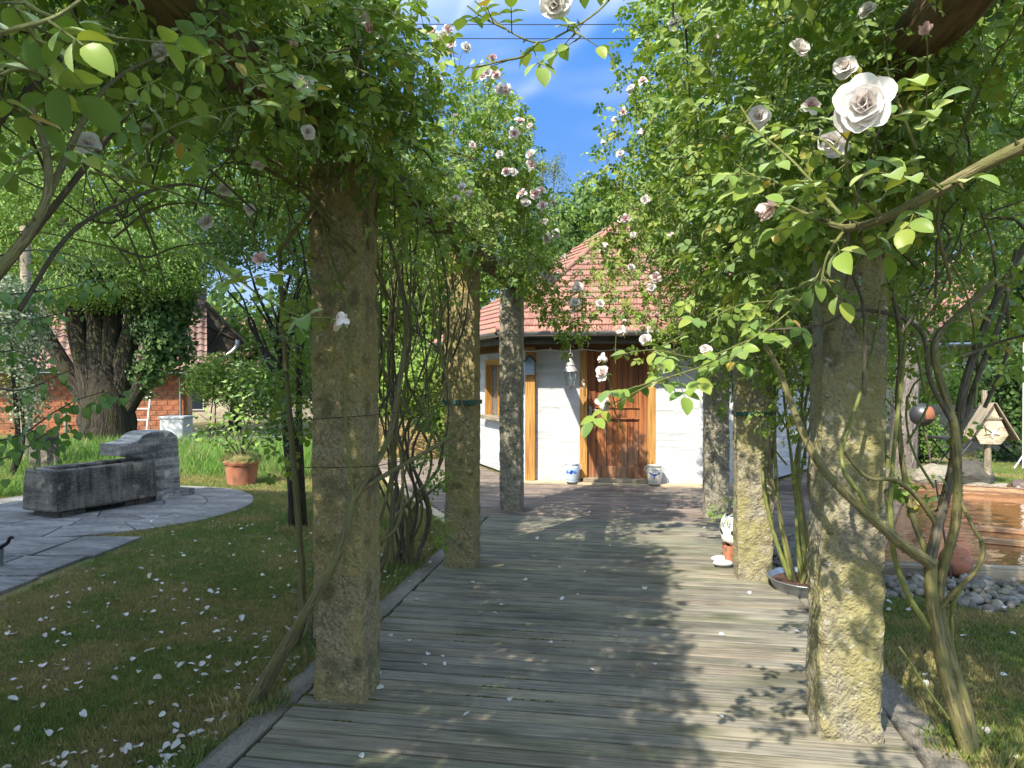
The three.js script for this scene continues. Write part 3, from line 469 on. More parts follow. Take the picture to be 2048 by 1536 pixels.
  for (const k of [0, 5, 1]) { const a = k * Math.PI / 3 + Math.PI / 6, p0 = V(Math.sin(a) * (eR + 0.02), eY + 0.03, Math.cos(a) * (eR + 0.02)), p1 = V(0, apexY + 0.04, 0); for (let i = 0; i < 14; i++) { const t0 = i / 14, t1 = (i + 1.12) / 14, q = mesh('ridge_tile', tube([p0.clone().lerp(p1, t0), p0.clone().lerp(p1, (t0 + t1) / 2), p0.clone().lerp(p1, t1)], 0.06, 0.05, 3, 8), pick(M.roofTile), roof); } }
}
// small things on and by the hut
{
  // blue nesting box on the corner post
  const b = thing('nesting_box', 'small pale blue nesting box on the hut corner post', 'birdhouse', W(-1.535, 11.015, 1.66));
  const s = new THREE.Shape(); s.moveTo(-0.07, 0); s.lineTo(0.07, 0); s.lineTo(0.07, 0.19); s.lineTo(0, 0.265); s.lineTo(-0.07, 0.19); s.closePath(); const hole = new THREE.Path(); hole.absarc(0, 0.175, 0.016, 0, 6.3, true); s.holes.push(hole);
  mesh('box', new THREE.ExtrudeGeometry(s, { depth: 0.09, bevelEnabled: false }).translate(0, 0, -0.06), M.blueBox, b); mesh('backing', box(0.12, 0.2, 0.02, 0, 0.1, -0.04), M.black, b);
  for (const q of [-1, 1]) mesh('roof_board', box(0.135, 0.012, 0.15, 0, 0, 0).rotateZ(-q * 0.82).translate(q * 0.045, 0.228, 0), M.darkWood, b);
  for (let i = 0; i < 5; i++) mesh('louvre', box(0.11, 0.006, 0.008, 0, 0.03 + i * 0.022, 0.032), M.white, b); mesh('hole_ring', new THREE.TorusGeometry(0.02, 0.006, 6, 16).translate(0, 0.175, 0.032), M.whitePaint, b); mesh('ledge', box(0.15, 0.014, 0.13, 0, -0.007, 0), M.whitePaint, b);
  // hanging lantern
  const L = thing('hanging_lantern', 'weathered white hexagonal lantern hanging beside the hut door', 'lantern', at(1141, 745, 10.55));
  const hex = (r0, r1, h, y) => new THREE.CylinderGeometry(r1, r0, h, 6, 1).translate(0, y + h / 2, 0);
  mesh('hook', merge(new THREE.TorusGeometry(0.028, 0.005, 6, 12).translate(0, 0.255, 0), new THREE.CylinderGeometry(0.004, 0.004, 0.2, 6).translate(0, 0.38, 0)), M.lampMetal, L);
  mesh('cap', merge(hex(0.065, 0.018, 0.09, 0.12), hex(0.075, 0.07, 0.016, 0.105), hex(0.115, 0.055, 0.075, 0.03), hex(0.122, 0.115, 0.016, 0.016)), M.lampMetal, L);
  mesh('glass', new THREE.CylinderGeometry(0.098, 0.062, 0.20, 6, 1, true).translate(0, -0.085, 0), M.glass, L);
  for (let i = 0; i < 6; i++) { const a = i / 6 * 6.2832; mesh('bar', tube([V(Math.sin(a) * 0.1, 0.02, Math.cos(a) * 0.1), V(Math.sin(a) * 0.064, -0.19, Math.cos(a) * 0.064)], 0.007, 0.006, 2, 5), M.lampMetal, L); }
  mesh('base', merge(hex(0.03, 0.068, 0.03, -0.22), hex(0.005, 0.02, 0.03, -0.25)), M.lampMetal, L); mesh('bulb_socket', merge(new THREE.CylinderGeometry(0.018, 0.018, 0.09, 10).translate(0, -0.14, 0), new THREE.SphereGeometry(0.028, 12, 8).translate(0, -0.08, 0)), M.white, L);
  // bell by the door
  const B = thing('door_bell', 'small brass bell on a bracket at the door post', 'bell', W(-0.735, 11.0, 1.36));
  mesh('bracket', merge(box(0.012, 0.16, 0.012, 0, 0.13, 0), tube([V(0, 0.2, 0), V(0.03, 0.215, 0.06), V(0.03, 0.18, 0.1)], 0.006, 0.005, 6, 6)), M.lampMetal, B);
  mesh('bell_cup', new THREE.LatheGeometry([[0.004, 0.07], [0.02, 0.065], [0.028, 0.03], [0.034, 0.008], [0.048, 0]].map(([x, y]) => new THREE.Vector2(x, y)), 16).translate(0.03, 0.095, 0.1), std({ color: lin(0.55, 0.42, 0.25), metalness: 0.7, roughness: 0.4 }), B); mesh('pull_cord', tube([V(0.03, 0.1, 0.1), V(0.025, 0.02, 0.1), V(0.03, -0.1, 0.1)], 0.006, 0.004, 6, 5), M.white, B);
  // stoneware pots
  const pot = (p, mat, label, sc) => { const g = thing('stoneware_pot', label, 'pot', p, 0.0, 'stoneware pots by the hut door'); g.scale.setScalar(sc); const prof = [[0.0, 0], [0.085, 0], [0.092, 0.02], [0.098, 0.06], [0.118, 0.15], [0.12, 0.2], [0.108, 0.25], [0.1, 0.262], [0.1, 0.272], [0.112, 0.28], [0.112, 0.292], [0.1, 0.295], [0.092, 0.28], [0.09, 0.26], [0.1, 0.2], [0.08, 0.03], [0, 0.03]].map(([x, y]) => new THREE.Vector2(x, y)); const lg = new THREE.LatheGeometry(prof, 32, -Math.PI * 0.5 - Math.PI / 2); const P = lg.attributes.position, uv = lg.attributes.uv; for (let i = 0; i < P.count; i++) uv.setY(i, clamp(P.getY(i) / 0.29, 0, 1)); mesh('body', lg, mat, g); for (const q of [-1, 1]) mesh('handle', new THREE.TorusGeometry(0.032, 0.009, 8, 14, Math.PI * 1.1).rotateZ(q > 0 ? -Math.PI * 0.55 : Math.PI * 0.45).translate(q * 0.112, 0.235, 0), M.stonewarePlain, g); };
  pot(W(-0.885, 10.93, 0.018), M.stonewareA, 'grey-blue stoneware pot with scrolls under the lantern', 1.0); pot(W(0.335, 10.93, 0.018), M.stonewareB, 'pale stoneware pot with blue flower at the door hinge side', 0.98);
  // string of cable clips under the eaves
  const pts = []; for (let i = 0; i <= 28; i++) pts.push(W(-1.8 + i * 0.135, 10.995, 2.012 + 0.012 * Math.cos(i * 1.57) )); const sl = thing('light_cable', 'thin white cable with clips strung under the hut eaves', 'cable'); mesh('cable', tube(pts, 0.009, 0.009, 80, 6), M.white, sl); for (let i = 0; i < 8; i++) mesh('clip', box(0.022, 0.05, 0.03, -1.7 + i * 0.48, 2.03, -11.0), M.white, sl);
  // white bench beside the hut
  const bn = thing('garden_bench', 'white slatted garden bench standing at the hut corner', 'bench', W(2.35, 10.62), -0.35);
  for (let i = 0; i < 4; i++) mesh('seat_slat', box(1.25, 0.03, 0.1, 0, 0.44, -0.17 + i * 0.115), M.whitePaint, bn); for (let i = 0; i < 4; i++) mesh('back_slat', box(1.25, 0.09, 0.025, 0, 0.55 + i * 0.125, -0.25 - i * 0.03), M.whitePaint, bn);
  for (const q of [-1, 1]) { mesh('leg', box(0.06, 0.43, 0.06, q * 0.58, 0.215, 0.18), M.whitePaint, bn); mesh('leg', box(0.06, 0.98, 0.06, q * 0.58, 0.49, -0.3).rotateX(-0.06), M.whitePaint, bn); mesh('armrest', box(0.075, 0.03, 0.55, q * 0.58, 0.64, -0.06), M.whitePaint, bn); mesh('arm_post', box(0.05, 0.2, 0.05, q * 0.58, 0.53, 0.18), M.whitePaint, bn); }
}

// ================================================================ STONE TROUGH WITH SPOUT
{
  const cc = cam2w(-5.2, 8.99); const t = thing('stone_trough', 'weathered dark stone water trough on flagstones beside the lawn', 'trough', V(cc.x, -0.012, cc.z), 1.277);
  const rr2 = (x0, x1, z0, z1, r) => { const s = new THREE.Shape(); s.moveTo(x0 + r, z0); s.lineTo(x1 - r, z0); s.quadraticCurveTo(x1, z0, x1, z0 + r); s.lineTo(x1, z1 - r); s.quadraticCurveTo(x1, z1, x1 - r, z1); s.lineTo(x0 + r, z1); s.quadraticCurveTo(x0, z1, x0, z1 - r); s.lineTo(x0, z0 + r); s.quadraticCurveTo(x0, z0, x0 + r, z0); return s; };
  const s = rr2(-0.625, 0.625, -0.29, 0.29, 0.05); s.holes.push(new THREE.Path(rr2(-0.525, 0.525, -0.19, 0.19, 0.06).getPoints(6)));
  const g = new THREE.ExtrudeGeometry(s, { depth: 0.42, bevelEnabled: true, bevelThickness: 0.03, bevelSize: 0.03, bevelSegments: 3, steps: 8, curveSegments: 5 }).rotateX(-Math.PI / 2).translate(0, 0.09, 0), p = g.attributes.position;
  for (let i = 0; i < p.count; i++) { const y = p.getY(i), k = 1 + 0.045 * (1 - y / 0.5); p.setX(i, p.getX(i) * k + 0.006 * noise3(p.getX(i) * 5, y * 5, p.getZ(i) * 5)); p.setZ(i, p.getZ(i) * (1 + 0.09 * (1 - y / 0.5)) + 0.006 * noise3(p.getX(i) * 6 + 4, y * 6, p.getZ(i) * 6)); p.setY(i, y + 0.006 * noise3(p.getX(i) * 7, 3, p.getZ(i) * 7)); }
  g.computeVertexNormals(); planarUV(g, 0, 0, 'x', 0.6);
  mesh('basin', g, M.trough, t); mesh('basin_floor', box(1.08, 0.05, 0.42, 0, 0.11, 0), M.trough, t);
  mesh('water', box(1.06, 0.004, 0.4, 0, 0.33, 0), phy({ color: lin(0.012, 0.016, 0.012), roughness: 0.04 }), t);
  for (const x of [-0.42, 0.38]) mesh('support_block', uvBox(0.3, 0.075, 0.5, x, 0.02, 0.02, x, 0, 'x', 0.6, 0.01), M.trough, t);
  // spout stone: side profile in x-y extruded across
  const q = new THREE.Shape(); q.moveTo(0.72, 0.06); q.lineTo(1.1, 0.06); q.lineTo(1.06, 0.74); q.quadraticCurveTo(1.05, 0.86, 0.9, 0.885); q.lineTo(0.70, 0.885); q.quadraticCurveTo(0.56, 0.87, 0.5, 0.80); q.quadraticCurveTo(0.44, 0.76, 0.24, 0.75); q.lineTo(0.24, 0.64); q.lineTo(0.46, 0.60); q.lineTo(0.58, 0.58); q.lineTo(0.60, 0.52); q.lineTo(0.72, 0.5); q.closePath();
  const sg = new THREE.ExtrudeGeometry(q, { depth: 0.36, bevelEnabled: true, bevelThickness: 0.02, bevelSize: 0.02, bevelSegments: 2, curveSegments: 8 }).translate(0, 0, -0.18); planarUV(sg, 2, 1, 'y', 0.6); const sp = thing('spout_stone', 'pale arched stone spout standing at the trough end', 'spout', V(cc.x, -0.012, cc.z), 1.277);
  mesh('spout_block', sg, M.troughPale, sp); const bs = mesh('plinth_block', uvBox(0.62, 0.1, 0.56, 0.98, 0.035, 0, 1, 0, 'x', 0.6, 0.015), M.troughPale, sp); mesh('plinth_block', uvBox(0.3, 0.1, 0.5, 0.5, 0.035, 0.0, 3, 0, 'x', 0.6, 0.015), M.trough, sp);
}
// ---- terracotta tub with its lime-green shrub (leaves added with the plants)
const TUB = gd(483, 968, -0.03);
{
  const t = thing('terracotta_tub', 'large terracotta plant tub standing on the sunlit lawn', 'tub', TUB);
  mesh('body', new THREE.LatheGeometry([[0, 0], [0.2, 0], [0.205, 0.01], [0.245, 0.3], [0.262, 0.31], [0.268, 0.36], [0.262, 0.375], [0.245, 0.375], [0.235, 0.33], [0, 0.33]].map(([x, y]) => new THREE.Vector2(x, y)), 36), M.terracotta, t); mesh('soil', new THREE.CylinderGeometry(0.238, 0.238, 0.01, 24).translate(0, 0.345, 0), std({ color: lin(0.03, 0.02, 0.013), roughness: 1 }), t);
}
// ---- dark grip at the picture's left edge
{ const p = cam2w(SX(4, 6.2), 6.2); const t = thing('garden_cart_grip', 'grey pole with a black hooked grip at the left edge', 'handle', V(p.x, -0.01, p.z)); mesh('pole', tube([V(-0.05, 0.0, 0), V(-0.05, 0.14, 0)], 0.04, 0.045, 3, 12), std({ color: lin(0.2, 0.21, 0.21), roughness: 0.4, metalness: 0.5 }), t); mesh('grip', tube([V(-0.05, 0.14, 0), V(0.0, 0.17, 0), V(0.05, 0.2, 0), V(0.075, 0.25, 0), V(0.1, 0.24, 0)], 0.022, 0.012, 10, 8), M.black, t); }

// ================================================================ BRICK SHED, far left
{
  rnd = RNG(91);
  const zc = 26, o = cam2w(SX(381, zc), zc); const shd = thing('brick_shed', 'low orange brick shed with brown tiled roof behind the big tree', 'shed', V(o.x, -0.8, o.z), YAW + 0.40);
  const Lw = 9.5, Hw = 2.5; mesh('wall', merge(box(Lw, Hw, 0.2, -Lw / 2, Hw / 2, -0.115), box(0.2, Hw, 5.4, -0.12, Hw / 2, -2.8)), M.mortar, shd);
  const bw = 0.36, bh = 0.178, bg = new RoundedBoxGeometry(bw - 0.014, bh - 0.014, 0.03, 1, 0.004); let n = 0;
  for (let j = 0; j < 13; j++) for (let i = 0; i < 23; i++) { const x = -0.02 - (i + 0.5) * bw - (j % 2 ? bw / 2 : 0); if (n++ > 296) break; const b = mesh('brick', bg, pick(M.brick), shd); b.position.set(x, 0.35 + (j + 0.5) * bh, -0.006 + rr(-0.003, 0.003)); if (j % 2 && i === 0) { const h = mesh('brick', bg, pick(M.brick), shd); h.scale.x = 0.5; h.position.set(-0.02 - bw / 4, 0.35 + (j + 0.5) * bh, -0.006); } }
  mesh('plinth_wall', box(Lw, 0.34, 0.06, -Lw / 2, 0.17, 0.0), M.render, shd);
  // corner post and strut under the eaves
  mesh('corner_post', uvBox(0.16, 2.5, 0.16, -0.02, 1.25, 0.1, 0, 0, 'y', 1), M.darkWood, shd); mesh('eaves_beam', uvBox(Lw + 0.4, 0.16, 0.18, -Lw / 2 + 0.2, 2.55, 0.12, 0, 0, 'x', 1), M.greyWood, shd); mesh('downpipe', tube([V(-0.35, 2.5, 0.25), V(-0.33, 2.2, 0.15), V(-0.33, 0.3, 0.14)], 0.045, 0.045, 10, 8), M.zinc, shd);
  mesh('gutter', new THREE.CylinderGeometry(0.07, 0.07, Lw + 1, 10, 1, false, Math.PI / 2, Math.PI).rotateZ(Math.PI / 2).translate(-Lw / 2 + 0.45, 2.62, 0.5), M.zinc, shd);
  // roof: front slope with pantiles
  const pitch = 0.86, SLn = 4.2, tg = (() => { const P = [], I = [], w = 0.26, l = 0.36, n = 8; for (let i = 0; i <= n; i++) { const q = i / n, y = 0.03 * Math.sin(q * Math.PI * 2) + 0.02; P.push((q - 0.5) * w, y + 0.03, 0, (q - 0.5) * w, y, -l, (q - 0.5) * w, -0.01, 0); } for (let i = 0; i < n; i++) { const a = i * 3, b = a + 3; I.push(a, b, a + 1, a + 1, b, b + 1, a, a + 2, b, b, a + 2, b + 2); } const g = new THREE.BufferGeometry(); g.setAttribute('position', new THREE.Float32BufferAttribute(P, 3)); g.setAttribute('uv', new THREE.Float32BufferAttribute(P.filter((_, i) => i % 3 !== 1), 2)); g.setIndex(I); g.computeVertexNormals(); return g; })();
  const roof = mesh('roof', box(Lw + 0.7, 0.1, SLn, 0, 0, -SLn / 2).rotateX(pitch).translate(-Lw / 2 + 0.2, 2.58, 0.42), M.roofUnder, shd); mesh('rear_slope', box(Lw + 0.7, 0.1, SLn, 0, 0, SLn / 2).rotateX(-pitch).translate(-Lw / 2 + 0.2, 2.58, 0.42 - 2 * Math.cos(pitch) * SLn), M.roofUnder, roof);
  const rest = []; for (let r = 0; r < 14; r++) for (let i = 0; i < 38; i++) { const m = new THREE.Matrix4().makeTranslation(0.42 - i * 0.255, 2.67 + Math.sin(pitch) * r * 0.30, 0.46 - Math.cos(pitch) * r * 0.30).multiply(new THREE.Matrix4().makeRotationX(pitch - 0.05 + rr(-0.02, 0.02))); if (i < 14) { const t = mesh('tile', tg, pick(M.shedTile), roof); m.decompose(t.position, t.quaternion, t.scale); } else rest.push([m, lin(rr(0.8, 1.1), rr(0.8, 1.1), rr(0.8, 1.1))]); }
  inst('tiles', tg, M.shedTile[0], rest, roof);
  // open gable overhang with rafters, and its gutter
  const tri = new THREE.Shape(); tri.moveTo(0, 0); tri.lineTo(0, 2.0); tri.lineTo(1.35, 0.55); tri.lineTo(1.25, 0.35); tri.closePath(); mesh('open_gable', new THREE.ExtrudeGeometry(tri, { depth: 0.08, bevelEnabled: false }).translate(0.5, 3.2, -1.6), M.darkWood, shd);
  for (const [x0, y0, x1, y1] of [[0.5, 5.25, 1.9, 3.75], [0.5, 4.4, 1.5, 3.9], [0.55, 3.4, 1.2, 4.4]]) mesh('rafter', tube([V(x0, y0, -1.5), V(x1, y1, -1.5)], 0.07, 0.07, 1, 4), M.darkWood, shd);
  mesh('gutter', tube([V(0.55, 2.75, -1.3), V(0.75, 2.9, -1.3), V(1.5, 3.45, -1.3), V(1.62, 3.65, -1.3), V(1.62, 3.85, -1.3)], 0.085, 0.085, 12, 8), M.zinc, shd);
  // ladder and tank by the shed
  const lp = cam2w(SX(284, 24.5), 24.5), ld = thing('step_ladder', 'white aluminium ladder leaning against the brick shed', 'ladder', V(lp.x, -0.83, lp.z), YAW + 0.15); for (const q of [-1, 1]) mesh('rail', tube([V(q * 0.30 - 0.08, 0, 0.45), V(q * 0.17 + 0.1, 1.95, -0.05)], 0.03, 0.03, 1, 6), M.white, ld); for (let i = 0; i < 5; i++) { const t = 0.14 + i * 0.19; mesh('rung', box(lerp(0.6, 0.34, t), 0.04, 0.05, lerp(-0.08, 0.1, t), 1.95 * t, 0.45 - 0.5 * t), M.white, ld); }
  const tp = cam2w(SX(353, 22), 22), tk = thing('water_tank', 'white plastic water tank standing before the shed corner', 'tank', V(tp.x, -0.7, tp.z), YAW); mesh('tank_body', new RoundedBoxGeometry(0.72, 0.75, 0.7, 3, 0.06).translate(0, 0.75, 0), M.white, tk); mesh('tank_rim', new RoundedBoxGeometry(0.78, 0.07, 0.76, 2, 0.02).translate(0, 1.1, 0), M.white, tk); mesh('pallet', box(0.8, 0.37, 0.75, 0, 0.187, 0), M.greyWood, tk);
}
// ---- wooden utility post, stone slab and picket posts at the far left
{
  const p = cam2w(SX(52, 13), 13), t = thing('wooden_post', 'tall grey wooden post standing by the flowering shrub', 'post', V(p.x, -0.1, p.z)); mesh('shaft', tube([V(0, 0, 0), V(0.02, 2, 0), V(0.0, 4.4, 0)], 0.1, 0.085, 8, 12, 0.05), M.greyWood, t);
  const s = cam2w(SX(88, 12.4), 12.4), sl = thing('stone_slab', 'upright grey stone slab in the long grass', 'slab', V(s.x, -0.1, s.z), 0.4); mesh('slab_block', uvBox(0.44, 0.78, 0.12, 0, 0.36, 0, 0, 0, 'y', 0.5, 0.03), M.trough, sl);
  const g1 = thing('garden_wall', 'low pale rendered wall behind the long grass', 'wall', V(0, 0, 0)); const a = cam2w(SX(120, 17.5), 17.5), b = cam2w(SX(560, 19), 19); const len = a.distanceTo(b); const w = mesh('wall_body', box(len, 0.55, 0.14), M.render, g1); w.position.set((a.x + b.x) / 2, -0.28, (a.z + b.z) / 2); w.rotation.y = Math.atan2(-(b.z - a.z), b.x - a.x); const cp = mesh('coping', box(len + 0.05, 0.06, 0.2), M.white, g1); cp.position.set((a.x + b.x) / 2, 0.03, (a.z + b.z) / 2); cp.rotation.y = w.rotation.y;
  for (const [px, zc, h] of [[130, 15, 1.05], [736, 14, 1.45], [785, 14.5, 1.5]]) { const q = cam2w(SX(px, zc), zc), f = thing('fence_post', ['thin dark fence post left of the big trunk', 'grey metal fence post seen between the rose canes', 'yellowish wooden fence post seen between the rose canes'][[130, 736, 785].indexOf(px)], 'post', V(q.x, -0.1, q.z)); mesh('shaft', tube([V(0, 0, 0), V(0.01, h, 0)], 0.035, 0.03, 2, 8), px === 736 ? M.zinc : M.greyWood, f); }
  // far houses: orange roof behind the shed, pale house on the pond side
  const hse = (px, zc, turn, w, h, d, rh, wallM, roofM, name, label, wins, base) => { const p = cam2w(SX(px, zc), zc), t = thing(name, label, 'house', V(p.x, base, p.z), turn); mesh('wall', box(w, h, d, 0, h / 2, 0), wallM, t); const s = new THREE.Shape(); s.moveTo(-d / 2 - 0.5, 0); s.lineTo(0, rh); s.lineTo(d / 2 + 0.5, 0); s.lineTo(d / 2 + 0.5, -0.15); s.lineTo(-d / 2 - 0.5, -0.15); s.closePath(); const rf = mesh('roof', new THREE.ExtrudeGeometry(s, { depth: w + 1, bevelEnabled: false }).rotateY(Math.PI / 2).translate(-w / 2 - 0.5, h + 0.1, 0), M.roofUnder, t);
    const sl = Math.hypot(rh, d / 2 + 0.5), an = Math.atan2(rh, d / 2 + 0.5), rows = Math.floor(sl / 0.34); for (let r = 0; r < rows; r++) for (let i = 0; i < Math.floor((w + 1) / 1.1); i++) { const q = mesh('tile_row', box(1.08, 0.05, 0.36), pick(roofM), rf); q.position.set(-w / 2 - 0.5 + 0.55 + i * 1.1, h + 0.14 + Math.sin(an) * (r + 0.5) * 0.34, d / 2 + 0.52 - Math.cos(an) * (r + 0.5) * 0.34); q.rotation.x = an - 0.04; }
    for (const [x, y, ww, wh] of wins) { const k = mesh('window', box(ww, wh, 0.08, x, y, d / 2 + 0.02), M.white, t); mesh('pane', box(ww - 0.16, wh - 0.16, 0.03, x, y, d / 2 + 0.065), phy({ color: lin(0.03, 0.04, 0.05), roughness: 0.05 }), k); } mesh('gutter', new THREE.CylinderGeometry(0.08, 0.08, w + 1, 8).rotateZ(Math.PI / 2).translate(0, h + 0.0, d / 2 + 0.6), M.zinc, t); };
  hse(470, 44, YAW + 0.35, 9, 3.3, 7, 3.2, M.render, M.roofTile, 'far_house', 'house with an orange tiled roof beyond the shed', [[-2, 1.8, 0.9, 1.2], [2, 1.8, 0.9, 1.2]], -1.4);
  hse(1960, 27, YAW - 0.5, 7.5, 3.1, 6, 3.3, std({ color: lin(0.55, 0.47, 0.38), roughness: 1 }), M.roofTile, 'far_house', 'pale house with a red roof behind the pond-side trees', [[-2.4, 1.9, 0.9, 1.2], [-0.6, 1.9, 0.9, 1.2], [1.9, 1.9, 0.9, 1.2]], -0.4);
}
// ---- white house behind the viewer that shades the lawn
{
  const t = thing('shading_house', 'tall white flat-roofed house beside the lawn behind the viewer', 'house', V(-7.5, 0, 1.9)); mesh('wall', box(6, 8.0, 8.6, 0, 4, 0), std({ color: lin(0.78, 0.76, 0.72), roughness: 1 }), t); mesh('roof', box(6.3, 0.25, 8.9, 0, 8.12, 0), M.concrete, t);
}

// ================================================================ POND SIDE
const BIRD = gd(1975, 976, -0.04);
{
  rnd = RNG(101);
  const poly = [[2.0, 6.5], [3.2, 6.5], [5.75, 10.55], [3.85, 11.15]]; const sh0 = new THREE.Shape(poly.map(([x, y]) => new THREE.Vector2(x, y)));
  const g = new THREE.ShapeGeometry(sh0).rotateX(-Math.PI / 2); const p = g.attributes.position, uv = []; for (let i = 0; i < p.count; i++) uv.push(p.getX(i) / 2, p.getZ(i) / 2); g.setAttribute('uv', new THREE.Float32BufferAttribute(uv, 2));
  const w = mesh('pond_water', g, M.water, scene); w.position.y = 0.012; struct(w);
  const bd = thing('pond_border', 'sawn timber border framing the brown pond', 'border'); for (let i = 0; i < 4; i++) { const a = poly[i], b = poly[(i + 1) % 4], L = Math.hypot(b[0] - a[0], b[1] - a[1]), m = mesh('timber', uvBox(L + 0.1, i === 2 ? 0.16 : 0.1, 0.1, 0, 0, 0, i, i, 'x', 1, 0.008), i === 2 ? M.pondWood : i === 0 ? M.greyWood : M.pondWood, bd); m.position.set((a[0] + b[0]) / 2, i === 2 ? 0.03 : 0.0, -(a[1] + b[1]) / 2); m.rotation.y = Math.atan2(b[1] - a[1], b[0] - a[0]); m.position.y += [0.004, 0.0, 0.002, 0.006][i]; }
  { const a = V(5.6, 0.10, -10.52), b = V(3.95, 0.10, -11.05), ch = thing('border_chain', 'thin dark chain lying along the far pond border', 'chain'); const gs = []; for (let i = 0; i < 60; i++) { const q = a.clone().lerp(b, i / 59); gs.push(new THREE.TorusGeometry(0.014, 0.004, 4, 8).rotateX(i % 2 ? 1.57 : 0.3).translate(q.x, q.y + 0.016 + 0.004 * Math.sin(i), q.z + 0.06)); } mesh('links', merge(gs), M.iron, ch); }
  // timber landing frame standing in the water
  { const t = thing('pond_raft', 'weathered open wooden raft of bars lying in the pond', 'raft', gd(2030, 1078, 0.02), -0.35); for (const [x, z, l, r] of [[0, -0.32, 0.62, 0], [-0.0, 0.32, 0.62, 0], [0.31, 0, 0.62, 1.5708]]) { const m = mesh('bar', uvBox(l, 0.05, 0.07, 0, 0, 0, x, z, 'x', 1, 0.005), M.pondWood, t); m.position.set(x, 0.02 + (r ? 0.003 : 0), z); m.rotation.y = r; } }
  // terracotta ball and rusty rod
  const ball = thing('terracotta_ball', 'large pitted terracotta ball resting at the pond edge', 'ball', gd(1913, 1152, -0.02)); { const s = new THREE.SphereGeometry(0.125, 32, 22), q = s.attributes.position; for (let i = 0; i < q.count; i++) { const k = 1 + 0.02 * fbm3(q.getX(i) * 20, q.getY(i) * 20, q.getZ(i) * 20, 3); q.setXYZ(i, q.getX(i) * k, q.getY(i) * k + 0.122, q.getZ(i) * k); } s.computeVertexNormals(); mesh('ball_body', s, M.terracotta, ball); }
  const rod = thing('rusty_rod', 'thin rusty rod leaning before the terracotta ball', 'rod'); mesh('rod_shaft', tube([gd(1905, 1165, -0.04), at(1888, 1060, 5.7), at(1872, 960, 5.85)], 0.009, 0.008, 6, 6), M.rust, rod);
  // rocks
  const rock = (px, py, s, mat, label, sx = 1, sy = 0.7) => { const q = gd(px, py, -0.04), t = new THREE.IcosahedronGeometry(s, 3), p = t.attributes.position; for (let i = 0; i < p.count; i++) { const k = 1 + 0.35 * fbm3(p.getX(i) / s * 1.3 + px, p.getY(i) / s * 1.3, p.getZ(i) / s * 1.3, 3); p.setXYZ(i, p.getX(i) * k * sx, p.getY(i) * k * sy + s * sy * 0.7, p.getZ(i) * k); } t.computeVertexNormals(); planarUV(t, px, py, 'x', 0.4); const m = mesh('garden_rock', t, mat, scene); m.position.copy(q); tag(m, label, 'rock', 'rocks behind the pond'); };
  rock(1868, 970, 0.26, M.rock, 'pale jagged rock behind the pond left of the black one', 1.2); rock(1938, 972, 0.27, M.rockDark, 'large black rock beside the bird feeder post', 1.25, 0.85); rock(1958, 977, 0.11, M.rock, 'smooth pale stone at the foot of the feeder post', 1.6, 0.5); rock(2003, 980, 0.12, M.rock, 'flat grey stone on the pond border right of the feeder', 1.5, 0.5); rock(2044, 985, 0.16, M.rust, 'rough brown rock at the right edge of the picture');
  // bird feeder on a post
  const bf = thing('bird_feeder', 'wooden bird feeder with shingled gable roof and star front', 'bird feeder', BIRD, YAW - 0.2); const y0 = 0.62;
  mesh('post', tube([V(0, 0, 0), V(0.006, 0.4, 0), V(0, 0.8, 0)], 0.058, 0.045, 6, 12, 0.08), M.greyWood, bf); mesh('mast', box(0.06, 0.62, 0.05, 0.02, 1.14, -0.16), M.greyWood, bf);
  { const s = new THREE.Shape(); s.moveTo(-0.13, 0.66); s.lineTo(0.14, 0.66); s.lineTo(0.24, 0.80); s.lineTo(0.03, 1.24); s.lineTo(-0.2, 0.80); s.closePath(); const h = new THREE.Path(); h.moveTo(-0.07, 1.05); h.lineTo(0.13, 1.05); h.lineTo(0.03, 1.2); h.closePath(); s.holes.push(h); mesh('front_panel', new THREE.ExtrudeGeometry(s, { depth: 0.03, bevelEnabled: false }).translate(0, 0, 0.07), std({ map: woodGrey, color: lin(2.4, 2.1, 1.9), roughness: 0.9 }), bf); mesh('body', box(0.26, 0.3, 0.2, 0.01, 0.82, -0.04), M.greyWood, bf);
    const st = new THREE.Shape(); for (let i = 0; i < 12; i++) { const a = i / 12 * 6.2832, r = i % 2 ? 0.055 : 0.12; i ? st.lineTo(Math.sin(a) * r, Math.cos(a) * r) : st.moveTo(0, r); } mesh('star', new THREE.ExtrudeGeometry(st, { depth: 0.018, bevelEnabled: false }).translate(0.02, 0.86, 0.1), std({ map: woodGrey, color: lin(3.1, 2.9, 2.7), roughness: 0.9 }), bf); mesh('cross_bar', box(0.24, 0.03, 0.02, 0.03, 1.04, 0.11), M.greyWood, bf);
    for (const q of [-1, 1]) for (let i = 0; i < 5; i++) mesh('shingle', uvBox(0.018, 0.62, 0.085, 0, 0, 0, i, q, 'y', 1, 0.003).rotateZ(q * 0.52).translate(0.03 + q * 0.17, 1.0 - i * 0.006, 0.13 - i * 0.08), M.greyWood, bf); }
  // fire bowl on a rod, little iron table, white pole
  { const q = gd(1858, 962, -0.04), t = thing('metal_sphere', 'round dark metal fire ball on a thin stand', 'ornament', q); mesh('stand', tube([V(0.05, 0, 0), V(0, 0.5, 0), V(-0.08, 0.86, 0)], 0.014, 0.014, 6, 6), M.rust, t); const s = new THREE.SphereGeometry(0.185, 28, 18, 0, 6.2832, 0.5, 2.64).rotateX(-0.9); mesh('shell', s.translate(-0.1, 1.05, 0), std({ color: lin(0.09, 0.09, 0.095), metalness: 0.6, roughness: 0.4, side: THREE.DoubleSide }), t); mesh('rust_plate', new THREE.SphereGeometry(0.188, 16, 12, 1.5, 0.9, 0.8, 1.1).translate(-0.1, 1.05, 0), std({ color: lin(0.30, 0.11, 0.05), roughness: 0.8 }), t); }
